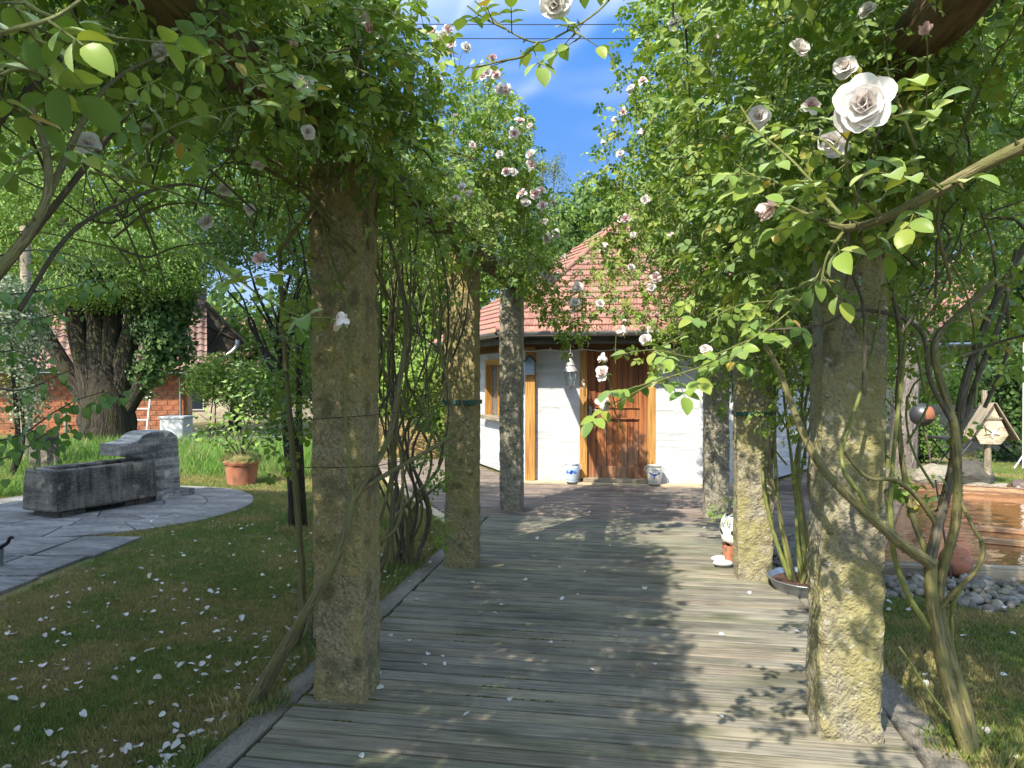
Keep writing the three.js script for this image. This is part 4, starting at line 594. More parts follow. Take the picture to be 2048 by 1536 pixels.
  { const q = gd(1905, 948, -0.04), t = thing('iron_table', 'small dark iron table with crossed legs behind the rocks', 'table', q, 0.3); mesh('table_top', box(0.62, 0.035, 0.4, 0, 0.62, 0), M.iron, t); for (const s of [-1, 1]) { mesh('leg', tube([V(-0.27, 0, s * 0.17), V(0.27, 0.61, s * 0.17)], 0.013, 0.013, 1, 5), M.iron, t); mesh('leg', tube([V(0.27, 0, s * 0.17), V(-0.27, 0.61, s * 0.17)], 0.013, 0.013, 1, 5), M.iron, t); } }
  { const q = gd(2046, 940, -0.04), t = thing('parasol_pole', 'white metal pole with a strut at the right edge', 'pole', q); mesh('pole_shaft', new THREE.CylinderGeometry(0.028, 0.028, 2.6, 12).translate(0.02, 1.3, 0), M.white, t); mesh('strut', tube([V(0.02, 0.28, 0), V(-0.18, 0.0, 0.05)], 0.013, 0.013, 1, 6), M.white, t); }
  // rough stone wall behind
  { const t = thing('stone_wall', 'rough grey garden wall behind the bird feeder', 'wall'), a = cam2w(SX(1780, 17), 17), b = cam2w(SX(2230, 15), 15), L = a.distanceTo(b), gm = new THREE.BoxGeometry(L, 1.1, 0.3, 60, 10, 1), p = gm.attributes.position; for (let i = 0; i < p.count; i++) { p.setZ(i, p.getZ(i) + 0.05 * fbm3(p.getX(i) * 4, p.getY(i) * 4, 2, 3)); p.setY(i, p.getY(i) + 0.03 * noise3(p.getX(i) * 2, 1, 1)); } gm.computeVertexNormals(); planarUV(gm, 0, 0, 'x', 0.7); const m = mesh('wall_body', gm, M.rock, t); m.position.set((a.x + b.x) / 2, 0.42, (a.z + b.z) / 2); m.rotation.y = Math.atan2(-(b.z - a.z), b.x - a.x); }
  // clay pot figure behind the strapped pillar and the metal tray at the rose's foot
  { const q = gd(1475, 1136, 0), t = thing('clay_pot_figure', 'clay pot figure with spotted white body peeking from behind a pillar', 'figurine', V(q.x, 0.0, q.z - 0.12)); const cv = document.createElement('canvas'); cv.width = cv.height = 256; const c = cv.getContext('2d'); c.fillStyle = '#dcdad4'; c.fillRect(0, 0, 256, 256); c.fillStyle = '#26262a'; rnd = RNG(5); for (let i = 0; i < 34; i++) { c.beginPath(); c.ellipse(rnd() * 256, rnd() * 256, 7 + rnd() * 13, 5 + rnd() * 9, rnd() * 3, 0, 7); c.fill(); } const tx = new THREE.CanvasTexture(cv); tx.colorSpace = THREE.SRGBColorSpace; tx.wrapS = tx.wrapT = THREE.RepeatWrapping;
    mesh('spotted_body', new THREE.LatheGeometry([[0, 0.16], [0.09, 0.17], [0.125, 0.22], [0.132, 0.3], [0.115, 0.38], [0.09, 0.42], [0.075, 0.42], [0.08, 0.3], [0, 0.2]].map(([x, y]) => new THREE.Vector2(x, y)), 28), std({ map: tx, roughness: 0.5 }), t); for (const z of [-0.05, 0.06]) { mesh('clay_leg', new THREE.LatheGeometry([[0.04, 0.03], [0.055, 0.17], [0.03, 0.17]].map(([x, y]) => new THREE.Vector2(x, y)), 16).translate(-0.05, 0, z), M.terracotta, t); const sg = new THREE.SphereGeometry(0.05, 16, 10).scale(1.7, 0.62, 0.85).translate(-0.115, 0.031, z * 1.3 + 0.03); mesh('white_shoe', sg, M.whitePaint, t); } }
  { const q = gd(1618, 1186, -0.03), t = thing('planter_tray', 'round pale metal tray round the rose stems', 'planter', V(q.x, -0.02, q.z)); mesh('tray_wall', new THREE.LatheGeometry([[0.24, 0], [0.29, 0.1], [0.305, 0.1], [0.3, 0.112], [0.28, 0.105], [0.23, 0.01], [0, 0.01]].map(([x, y]) => new THREE.Vector2(x, y)), 32), M.zinc, t); mesh('bark_mulch', new THREE.CylinderGeometry(0.265, 0.25, 0.03, 20).translate(0, 0.06, 0), std({ map: clayVar([0.05, 0.025, 0.018], [0.14, 0.07, 0.045], 541), roughness: 1, bumpMap: graniteBump, bumpScale: 0.03 }), t); }
}
// overhead cables
for (const [py, name] of [[54, 'upper'], [82, 'lower']]) { const a = at(560, py - 4, 26), b = at(1720, py - 6, 26), m = a.clone().lerp(b, 0.5); m.y -= 0.06; tag(mesh('overhead_cable', tube([a, m, b], 0.016, 0.016, 20, 5), M.black, scene), name === 'upper' ? 'thin overhead cable crossing the sky, upper of the two' : 'thin overhead cable crossing the sky, lower of the two', 'cable', 'overhead cables'); }

// ================================================================ PLANTS
// leaf blades: local +Y is the length, +Z the upper face
function blade(rows, L, Wd, fold, curl, base = V(0, 0, 0), dir = 0, tilt = 0) {   // rows: [t, halfwidth share]
  const P = [], I = [], q = new THREE.Euler(tilt, 0, dir, 'ZXY'), add = (x, y, z) => { const v = V(x, y, z).applyEuler(q).add(base); P.push(v.x, v.y, v.z); };
  rows.forEach(([t, w]) => { const z = curl * L * t * t, hw = w * Wd / 2; if (w === 0) add(0, t * L, -z); else { add(-hw, t * L, fold * hw - z); add(0, t * L, -z); add(hw, t * L, fold * hw - z); } });
  let k = 0; for (let r = 0; r < rows.length - 1; r++) { const a = rows[r][1] === 0, b = rows[r + 1][1] === 0, n = a ? 1 : 3; if (a) I.push(k, k + 2, k + 1, k, k + 3, k + 2); else if (b) I.push(k, k + 1, k + 3, k + 1, k + 2, k + 3); else I.push(k, k + 1, k + 3, k + 1, k + 4, k + 3, k + 1, k + 2, k + 4, k + 2, k + 5, k + 4); k += n; }
  const g = new THREE.BufferGeometry(); g.setAttribute('position', new THREE.Float32BufferAttribute(P, 3)); g.setIndex(I); g.computeVertexNormals(); g.setAttribute('uv', new THREE.Float32BufferAttribute(new Float32Array(P.length / 3 * 2), 2)); return g;
}
const OVAL = [[0, 0], [0.22, 0.78], [0.5, 1], [0.8, 0.62], [1, 0]], OVAL6 = [[0, 0], [0.12, 0.55], [0.3, 0.9], [0.5, 1], [0.7, 0.86], [0.88, 0.45], [1, 0]], HEART = [[0.08, 0.0], [0.0, 0.62], [0.2, 1], [0.55, 0.88], [0.82, 0.4], [1, 0]], LANCE = [[0, 0], [0.3, 0.9], [0.6, 0.9], [1, 0]];
rnd = RNG(201);
const compound = [0, 1, 2, 3].map(() => { const gs = [], n = 2; const add = (y, d, L) => gs.push(blade(OVAL, L, L * 0.68, 0.35, rr(0.05, 0.35), V(Math.sin(-d) * 0.004, y, 0), d, rr(-0.5, 0.3))); add(0.07, rr(-0.2, 0.2), 0.047); for (let i = 0; i < n; i++) for (const s of [-1, 1]) add([0.055, 0.026][i], s * (1.05 + rr(-0.2, 0.25)), [0.042, 0.034][i] * rr(0.85, 1.1)); gs.push(clean(new THREE.PlaneGeometry(0.0025, 0.075).translate(0, 0.037, 0))); return merge(gs); });
const sprig = (n, L, wd, R, rows = OVAL) => { const gs = []; for (let i = 0; i < n; i++) { const d = rdir(), p = d.clone().multiplyScalar(R * Math.cbrt(rr(0.05, 1))), g = blade(rows, L * rr(0.7, 1.2), wd * rr(0.8, 1.15), 0.3, rr(0, 0.4)); g.applyMatrix4(frame(p, V(d.x + rr(-0.6, 0.6), d.y * 0.5 + rr(-0.7, 0.2), d.z + rr(-0.6, 0.6)), V(rr(-0.5, 0.5), 1, rr(-0.5, 0.5)), 1)); gs.push(g); } return merge(gs); };
const sprigs = { broad: [0, 1].map(() => sprig(9, 0.13, 0.085, 0.2)), small: [0, 1].map(() => sprig(12, 0.06, 0.04, 0.14)), fine: [0, 1].map(() => sprig(14, 0.08, 0.035, 0.24, LANCE)), ivy: [0, 1].map(() => sprig(10, 0.075, 0.07, 0.15, HEART)) };
const near6 = [0.1, 0.25, 0.4].map((c) => blade(OVAL6, 1, 0.66, 0.32, c));
const heartLeaf = [0.05, 0.2, 0.35].map((c) => blade(HEART, 1, 0.95, 0.18, c));

const roseCol = () => { const t = rnd(), k = rr(0.8, 1.2); return t < 0.55 ? lin(0.205 * k, 0.325 * k, 0.024 * k) : t < 0.84 ? lin(0.27 * k, 0.375 * k, 0.028 * k) : t < 0.97 ? lin(0.13 * k, 0.245 * k, 0.03 * k) : lin(0.36 * k, 0.34 * k, 0.03 * k); };

// ---- climbing roses
const canePath = (list) => list.map(([px, py, zc]) => at(px, py, zc));
function cane(parent, pts, r0, r1, mat = M.cane, thorns = 0, seg) {
  const n = seg ?? Math.max(10, pts.length * 5), g = tube(pts, r0, r1, n, 8, 0.14); let out = g;
  if (thorns) { const c = new THREE.CatmullRomCurve3(pts, false, 'centripetal'), gs = [g]; for (let i = 0; i < thorns; i++) { const t = rr(0.05, 0.97), p = c.getPointAt(t), tan = c.getTangentAt(t), n2 = V(0, 0, 0).crossVectors(tan, rdir()).normalize(), r = lerp(r0, r1, t); gs.push(new THREE.ConeGeometry(0.0035, 0.012, 4).translate(0, 0.006, 0).applyMatrix4(frame(p.addScaledVector(n2, r * 0.9), n2, V(0, 1, 0.1), 1))); } out = merge(gs); }
  return mesh('cane', out, mat, parent);
}
function foliageRow(parent, env, F0, F1, R0, R1, y0, y1, n) {
  const items = [[], [], [], []]; let tries = 0;
  while (tries < n) {
    tries++; const r = rr(R0, R1), f = rr(F0, F1), y = rr(y0, y1), d = env(r, f, y); if (d <= 0 || rnd() > d) continue;
    const out = V(r - env.mid, (y - 3.0) * 0.8, 0).normalize(), nr = V(0, 0.75, 0).addScaledVector(out, 0.55).addScaledVector(rdir(), 0.75).addScaledVector(sunDir, 0.25), dir = V(0, -0.1, 0).addScaledVector(out, 0.4).addScaledVector(rdir(), 0.9);
    items[tries & 3].push([frame(W(r, f, y), dir, nr, rr(0.75, 1.25)), roseCol()]);
  }
  const g = new THREE.Group(); g.name = 'foliage'; g.userData.kind = 'stuff'; parent.add(g);
  items.forEach((it, i) => it.length && inst('leaves', compound[i], M.leaf, it, g)); return items.flat();
}
function twigs(parent, env, F0, F1, R0, R1, y0, y1, n) {
  const gs = []; let t = 0; while (gs.length < n && t++ < n * 40) { const r = rr(R0, R1), f = rr(F0, F1), y = rr(y0, y1); if (env(r, f, y) <= 0.05) continue; const a = W(r, f, y), d = V(rr(-0.5, 0.5), rr(-0.55, 0.5), rr(-0.6, 0.6)), b = a.clone().add(d); if (env(b.x, -b.z, b.y) <= 0.05) continue; gs.push(tube(sagLine(a, b, 3, V(0, rr(0, 0.12), 0), 0.05), rr(0.003, 0.007), 0.0018, 6, 4)); }
  const m = mesh('twigs', merge(gs), M.twig, parent); m.userData.kind = 'stuff';
}
const envL = (r, f, y) => {
  const rin = -0.97 + 0.22 * fbm3(f * 1.1, y * 1.2, 5, 3) + (f > 5 ? 0.08 : 0), rout = lerp(f < 4.2 ? -2.85 : -2.45, -1.5, smooth(f, 6.6, 8.4)) + 0.4 * fbm3(f, y, 9, 2); if (r > rin || r < rout || f > 9.0) return 0;
  let top = 4.15 + 0.4 * fbm3(f * 0.9, r, 2, 2) - 0.75 * smooth(f, 3.5, 4.1) * (1 - smooth(f, 5.2, 6.2)) - 0.5 * smooth(f, 6, 9.5) - (f < 3 ? 0.2 : 0); const cr = f > 5.5 ? -1.25 : -1.45; if (r > cr) top -= 0.75 * Math.pow((r - cr) / 0.5, 2);
  const bot = 2.33 + 0.55 * fbm3(f * 1.6, r * 1.6, 7, 3) + (f < 3.2 ? 0.1 : 0); if (y > top || y < bot) return 0;
  let d = smooth(fbm3(r * 2.6, y * 2.6, f * 2.6, 3), -0.42, 0.1); d *= 0.25 + 0.75 * Math.min(1, (y - bot) / 0.7); const hi = smooth(y, 2.6, 2.95); if (f < 4.2) d = Math.max(d, hi * 0.85); if (r < -1.95) d *= f < 4.2 ? lerp(0.45, 1, hi) : 0.45; if (f < 3.1) d *= lerp(0.6, 1, hi); return d;
}; envL.mid = -1.6;
const envR = (r, f, y) => {
  if (f > 9.2) return 0; const rin = 0.12 - 0.28 * smooth(f, 6.6, 7.6) + 0.35 * smooth(f, 8.2, 9) + 0.26 * fbm3(f * 1.2, y * 1.3, 25, 3), rout = 2.5 + 0.4 * fbm3(f, y, 29, 2); if (r < rin || r > rout) return 0;
  let top = 4.6 + 0.4 * fbm3(f * 0.9, r, 22, 2) - 0.75 * smooth(f, 6.8, 9.8); if (r < 0.55) top -= 0.5 * Math.pow((0.55 - r) / 0.5, 2);
  const drop = f > 4.2 ? smooth(r, 0.05, 0.85) * 0.95 : smooth(r, 0.9, 1.5) * 0.3, bot = 2.62 - drop + 0.5 * fbm3(f * 1.7, r * 1.7, 27, 3); if (y > top || y < bot) return 0;
  let d = smooth(fbm3(r * 2.6 + 40, y * 2.6, f * 2.6, 3), -0.42, 0.1); d *= 0.3 + 0.7 * Math.min(1, (y - bot) / 0.6); if (r > 1.7) d *= 0.5; if (f < 2.4) d *= r > 1.1 ? 0.28 : 0.5; if (f < -1) d = 0; return d;
}; envR.mid = 1.2;
const roseLabels = { L: ['climbing rose arching over the lawn side nearest the viewer', 'climbing rose with mossy canes leaning on the largest lawn-side pillar', 'many-stemmed climbing rose beside the strapped lawn-side pillar', 'climbing rose on the lawn-side pillar by the hut'], R: ['climbing rose reaching in nearest the viewer with the large white bloom', 'climbing rose with thick thorny canes beside the nearest pond-side pillar', 'climbing rose rising from the round metal tray', 'climbing rose on the pond-side pillar before the hut'] };
const bases = { L: [W(-1.85, 0.9), W(-1.85, 3.28), W(-1.92, 5.87), W(-1.9, 8.6)], R: [W(1.4, 0.9), W(1.43, 3.39), W(1.3, 5.86), W(1.35, 8.6)] }, cuts = [[-2.6, 2.1], [2.1, 4.65], [4.65, 7.2], [7.2, 9.9]];
const rose = { L: [], R: [] };
for (const sd of ['L', 'R']) for (let i = 0; i < 4; i++) {
  rnd = RNG(300 + i * 7 + (sd === 'R' ? 50 : 0)); const t = thing('climbing_rose', roseLabels[sd][i], 'rose', V(0, 0, 0), 0, 'climbing roses over the pergola'); rose[sd].push(t);
  const [f0, f1] = cuts[i], L = sd === 'L', env = L ? envL : envR;
  foliageRow(t, env, f0, f1, L ? -3.05 : -0.4, L ? -0.7 : 2.8, 1.4, 5.0, Math.round((f1 - f0) * (L ? 9000 : 10800)));
  twigs(t, env, f0, f1, L ? -2.6 : -0.2, L ? -0.9 : 2.6, 1.8, 4.2, 260);
}
// hand-placed canes
rnd = RNG(411);
{
  const L1 = rose.L[1], R1 = rose.R[1];
  cane(L1, canePath([[488, 1436, 3.56], [497, 1414, 3.55], [540, 1340, 3.5], [608, 1230, 3.42], [650, 1160, 3.4], [690, 1070, 3.42], [706, 1000, 3.46], [735, 950, 3.62], [775, 880, 3.9], [800, 760, 4.1], [812, 640, 4.25], [790, 520, 4.3], [765, 430, 4.3]]), 0.026, 0.010, M.cane, 60);
  cane(L1, canePath([[503, 1434, 3.59], [510, 1412, 3.58], [560, 1320, 3.6], [598, 1260, 3.72], [603, 1170, 3.78], [596, 1040, 3.8], [585, 900, 3.8], [570, 700, 3.8], [560, 500, 3.7]]), 0.022, 0.010, M.cane, 30);
  cane(L1, canePath([[512, 1430, 3.62], [520, 1405, 3.6], [575, 1300, 3.66], [610, 1230, 3.9], [660, 1170, 4.2], [720, 1110, 4.4], [790, 1060, 4.5], [805, 990, 4.6], [800, 900, 4.7]]), 0.018, 0.008, M.cane, 20);
  cane(L1, canePath([[712, 985, 3.5], [770, 950, 3.75], [840, 910, 4.0], [905, 860, 4.2], [880, 700, 4.4], [860, 560, 4.5]]), 0.014, 0.006, M.cane, 20);
  cane(L1, canePath([[735, 950, 3.62], [715, 850, 3.8], [745, 740, 3.9], [730, 640, 4.0], [745, 500, 4.1]]), 0.013, 0.007, M.caneGrey, 20);
  cane(L1, canePath([[706, 1000, 3.46], [690, 820, 3.48], [700, 640, 3.47], [660, 520, 3.45], [640, 420, 3.45], [600, 330, 3.4]]), 0.008, 0.005, M.caneGreen, 12);
  for (const q of [[[560, 500, 3.5], [640, 400, 3.44], [700, 330, 3.4], [720, 250, 3.4]], [[520, 330, 3.3], [600, 380, 3.4], [680, 470, 3.44], [760, 560, 3.8], [800, 640, 4.0]], [[450, 300, 3.2], [560, 330, 3.35], [650, 420, 3.42], [700, 520, 3.46]], [[620, 300, 3.4], [660, 360, 3.44], [650, 470, 3.47], [690, 580, 3.47]], [[740, 500, 3.6], [735, 380, 3.55], [725, 250, 3.5], [735, 120, 3.5]], [[775, 600, 3.9], [750, 480, 3.8], [760, 350, 3.7], [740, 200, 3.7]]]) cane(L1, canePath(q), 0.011, 0.006, M.cane, 10);
  // fan of stems at the middle lawn-side pillar
  const L2 = rose.L[2]; for (let i = 0; i < 15; i++) { const a = gd(800 + rr(-22, 30), 1136 + rr(-6, 6), -0.04), e = W(rr(-2.0, -1.3), rr(4.3, 6.4), rr(2.2, 2.8)), m = a.clone().lerp(e, 0.4).add(V(rr(-0.28, 0.3), 0, rr(-0.35, 0.35))), k = a.clone().lerp(e, 0.15).add(V(rr(-0.14, 0.14), 0.05, rr(-0.15, 0.15))), m2 = a.clone().lerp(e, 0.7).add(V(rr(-0.2, 0.2), 0, rr(-0.25, 0.25))); cane(L2, [a, k, m, m2, e], rr(0.010, 0.019), 0.005, pick([M.cane, M.caneGrey, M.cane]), 14); }
  for (let i = 0; i < 46; i++) { const a = W(rr(-2.0, -1.25), rr(3.75, 5.7), rr(0.9, 2.0)), e = a.clone().add(V(rr(-0.45, 0.45), rr(0.9, 1.7), rr(-0.6, 0.6))); e.y = Math.min(e.y, 3.1); cane(i % 2 ? L1 : L2, sagLine(a, e, 4, V(rr(-0.2, 0.2), 0, rr(-0.2, 0.2)), 0.09), rr(0.005, 0.011), 0.003, pick([M.cane, M.caneGrey, M.caneGreen]), 4, 14); }
  for (let i = 0; i < 9; i++) { const a = W(rr(-2.1, -1.86), rr(4.0, 5.3), -0.04), e = W(rr(-2.0, -1.35), rr(3.9, 5.6), rr(2.3, 2.9)); cane(i % 2 ? L1 : L2, sagLine(a, e, 5, V(rr(-0.3, 0.3), 0, rr(-0.4, 0.4)), 0.1), rr(0.009, 0.015), 0.005, pick([M.cane, M.caneGrey]), 8, 22); }
  cane(rose.L[3], sagLine(W(-1.46, 8.86, 0.0), W(-1.44, 8.84, 2.7), 4, V(0, 0, -0.02), 0.015), 0.014, 0.006, M.caneGrey, 0, 16);
  for (let i = 0; i < 4; i++) cane(rose.L[0], sagLine(W(-1.9 + rr(-0.1, 0.1), 0.9, -0.04), W(rr(-2.0, -1.3), rr(0.8, 2.2), 2.8), 4, V(-0.2, 0, 0.1), 0.06), 0.016, 0.007, M.caneGrey, 0, 16);
  cane(rose.L[0], canePath([[-120, 640, 1.25], [-20, 560, 1.25], [50, 480, 1.3], [95, 400, 1.35], [95, 300, 1.4], [60, 200, 1.45]]), 0.011, 0.006, M.cane, 12); cane(rose.L[0], canePath([[95, 400, 1.35], [190, 210, 1.6], [250, 150, 1.8], [330, 110, 2.0]]), 0.007, 0.004, M.cane, 8); cane(rose.L[0], canePath([[40, 620, 1.6], [140, 470, 1.7], [260, 400, 1.9], [380, 370, 2.2], [470, 410, 2.5]]), 0.006, 0.003, M.caneGrey, 8); cane(rose.L[0], canePath([[180, 345, 1.7], [300, 370, 1.8], [420, 420, 1.9], [480, 480, 1.9]]), 0.004, 0.002, M.caneGreen, 0);
  for (let i = 0; i < 26; i++) { const a = W(rr(-2.4, -1.3), rr(1.3, 3.6), rr(2.0, 2.6)), e = a.clone().add(V(rr(-0.6, 0.6), rr(-0.1, 0.9), rr(-0.6, 0.6))); cane(rose.L[i % 2], sagLine(a, e, 3, V(0, rr(-0.1, 0.15), 0), 0.06), rr(0.004, 0.007), 0.002, pick([M.cane, M.caneGrey, M.caneGreen]), 0, 10); }
  // thick thorny canes on the pond side
  cane(R1, canePath([[1950, 1545, 3.1], [1940, 1506, 3.1], [1912, 1420, 3.1], [1882, 1300, 3.1], [1865, 1190, 3.09], [1863, 1115, 3.08]]), 0.034, 0.026, M.cane, 40);
  cane(R1, canePath([[1964, 1545, 3.12], [1952, 1500, 3.12], [1935, 1420, 3.14], [1900, 1300, 3.14], [1880, 1200, 3.14], [1890, 1130, 3.13], [1912, 1050, 3.1], [1916, 950, 3.08], [1908, 850, 3.08], [1880, 760, 3.1], [1868, 690, 3.12], [1905, 640, 3.2], [1990, 560, 3.3]]), 0.027, 0.013, M.cane, 90);
  cane(R1, canePath([[1863, 1128, 3.08], [1800, 1085, 2.98], [1740, 1032, 2.93], [1690, 985, 2.9], [1648, 940, 2.9], [1612, 880, 2.92], [1580, 800, 2.97], [1552, 730, 3.0], [1530, 690, 3.0]]), 0.026, 0.010, M.cane, 70);
  cane(R1, canePath([[1740, 1032, 2.93], [1720, 985, 2.9], [1690, 945, 2.92], [1684, 900, 2.95], [1700, 850, 3.0], [1745, 700, 3.02], [1760, 600, 3.0]]), 0.011, 0.006, M.caneGreen, 30);
  cane(R1, canePath([[1863, 1118, 3.08], [1880, 1040, 3.12], [1900, 960, 3.18], [1915, 880, 3.2], [1925, 790, 3.2], [1955, 690, 3.25], [2000, 580, 3.3], [2060, 470, 3.3]]), 0.024, 0.015, M.caneGrey, 60);
  cane(R1, canePath([[1866, 1130, 3.1], [1828, 1040, 3.16], [1806, 930, 3.2], [1795, 800, 3.2], [1800, 690, 3.2], [1780, 560, 3.2]]), 0.015, 0.008, M.cane, 40);
  cane(R1, canePath([[1868, 1240, 3.1], [1905, 1190, 3.05], [1955, 1140, 3.02], [1968, 1095, 3.02], [1945, 1050, 3.05], [1920, 1000, 3.08]]), 0.012, 0.008, M.cane, 24);
  cane(R1, canePath([[1948, 1540, 3.12], [1930, 1480, 3.12], [1915, 1350, 3.14], [1905, 1260, 3.14], [1912, 1200, 3.12], [1960, 1130, 3.1]]), 0.012, 0.008, M.caneGreen, 20);
  cane(R1, canePath([[1862, 1260, 3.1], [1818, 1190, 3.08], [1790, 1110, 3.06], [1782, 1000, 3.06], [1790, 880, 3.06], [1805, 740, 3.06], [1815, 600, 3.06]]), 0.013, 0.007, M.caneGreen, 40);
  cane(R1, canePath([[1900, 1440, 3.1], [1850, 1370, 3.04], [1812, 1310, 3.0], [1800, 1295, 3.0]]), 0.008, 0.004, M.caneGreen, 10);
  cane(R1, canePath([[1880, 1060, 3.12], [1840, 1000, 3.1], [1790, 960, 3.04], [1735, 955, 2.98], [1690, 905, 2.95]]), 0.012, 0.007, M.cane, 20);
  cane(R1, canePath([[1908, 850, 3.08], [1860, 760, 3.05], [1840, 660, 3.05], [1720, 620, 3.0], [1640, 650, 2.95], [1510, 662, 2.9]]), 0.011, 0.005, M.caneGrey, 30); cane(R1, canePath([[1915, 880, 3.2], [1960, 740, 3.2], [2000, 640, 3.2], [2030, 500, 3.2]]), 0.014, 0.008, M.caneGrey, 20); cane(R1, canePath([[1735, 690, 3.0], [1690, 610, 3.0], [1700, 540, 3.0], [1770, 470, 3.0]]), 0.008, 0.004, M.cane, 10);
  for (let i = 0; i < 30; i++) { const a = W(rr(0.75, 2.1), rr(2.9, 4.4), rr(1.35, 2.3)), e = a.clone().add(V(rr(-0.55, 0.55), rr(0.1, 1.1), rr(-0.5, 0.5))); cane(R1, sagLine(a, e, 4, V(rr(-0.15, 0.15), rr(-0.05, 0.1), 0), 0.08), rr(0.004, 0.010), 0.003, pick([M.cane, M.caneGrey, M.caneGreen]), 6, 12); }
  // stems from the metal tray
  const R2 = rose.R[2], b0 = gd(1608, 1172, 0.03); for (let i = 0; i < 11; i++) { const a = b0.clone().add(V(rr(-0.07, 0.07), -0.02, rr(-0.06, 0.06))), e = W(rr(1.05, 1.75), rr(4.6, 6.8), rr(1.9, 2.6)); cane(R2, sagLine(a, e, 5, V(rr(-0.2, 0.1), 0, rr(-0.15, 0.25)), 0.05), rr(0.011, 0.024), 0.006, pick([M.caneGreen, M.cane, M.cane]), 22, 22); }
  for (let i = 0; i < 22; i++) { const a = W(rr(1.0, 1.9), rr(4.6, 7.0), rr(0.9, 1.8)), e = a.clone().add(V(rr(-0.5, 0.4), rr(0.4, 1.3), rr(-0.5, 0.5))); cane(R2, sagLine(a, e, 4, V(rr(-0.15, 0.15), 0, 0), 0.08), rr(0.004, 0.009), 0.003, pick([M.cane, M.caneGrey, M.caneGreen]), 4, 12); }
  cane(rose.R[3], sagLine(W(1.24, 8.85, 0.0), W(1.0, 8.7, 2.7), 4, V(0.05, 0, 0.05), 0.03), 0.014, 0.006, M.caneGrey, 0, 16);
  cane(rose.R[0], canePath([[2280, 190, 0.95], [2050, 290, 1.0], [1940, 345, 1.05], [1850, 395, 1.08], [1760, 440, 1.12], [1690, 456, 1.2], [1640, 440, 1.28], [1600, 425, 1.32]]), 0.012, 0.004, M.cane, 16);
  for (let i = 0; i < 4; i++) cane(rose.R[0], sagLine(W(1.45 + rr(-0.1, 0.1), 0.9, -0.04), W(rr(1.0, 1.7), rr(0.6, 1.6), 2.8), 4, V(0.2, 0, 0.1), 0.06), 0.016, 0.007, M.caneGrey, 0, 16);
}
// ---- individual leaves on the near sprays
const leafCount = new Map();
function leafAt(parent, p, dir, nrm, L) { const n = (leafCount.get(parent) ?? 0) + 1; if (n > 300) return; leafCount.set(parent, n); const m = mesh('leaf', pick(near6), rnd() < 0.03 ? M.leafYellow : pick(M.leafTones), parent); m.applyMatrix4(frame(p, dir, nrm, L)); }
function spray(parent, list, nLeaf, L, stem = 0.003, only = 0) {
  const pts = canePath(list), c = new THREE.CatmullRomCurve3(pts, false, 'centripetal'); cane(parent, pts, stem, 0.0016, M.caneGreen, Math.round(nLeaf / 2), pts.length * 6);
  for (let i = 0; i < nLeaf; i++) {
    const t = only + (1 - only) * (i + rr(0.2, 0.8)) / nLeaf, p = c.getPointAt(Math.min(t, 0.995)), tan = c.getTangentAt(Math.min(t, 0.995)), side = V(0, 0, 0).crossVectors(tan, V(0, 1, 0)).normalize().multiplyScalar(i % 2 ? 1 : -1), rach = V(0, rr(-0.5, 0.25), 0).addScaledVector(side, 0.9).addScaledVector(tan, 0.5).addScaledVector(rdir(), 0.5).normalize(), up = V(0, 1, 0).addScaledVector(rdir(), 0.7).addScaledVector(sunDir, 0.4).normalize(), s2 = V(0, 0, 0).crossVectors(rach, up).normalize(), q = L * rr(0.8, 1.15), n = rnd() < 0.4 ? 3 : 5;
    cane(parent, [p, p.clone().addScaledVector(rach, q * 0.8), p.clone().addScaledVector(rach, q * 1.7)], 0.0013, 0.0009, M.caneGreen, 0, 4);
    leafAt(parent, p.clone().addScaledVector(rach, q * 1.7), rach.clone().addScaledVector(up, -0.15), up, q);
    for (let k = 0; k < (n - 1) / 2; k++) for (const s of [-1, 1]) leafAt(parent, p.clone().addScaledVector(rach, q * (1.35 - k * 0.7)), s2.clone().multiplyScalar(s).addScaledVector(rach, 0.55).addScaledVector(up, rr(-0.3, 0.1)), up.clone().addScaledVector(rdir(), 0.3), q * (0.9 - k * 0.15));
  }
}
rnd = RNG(520);
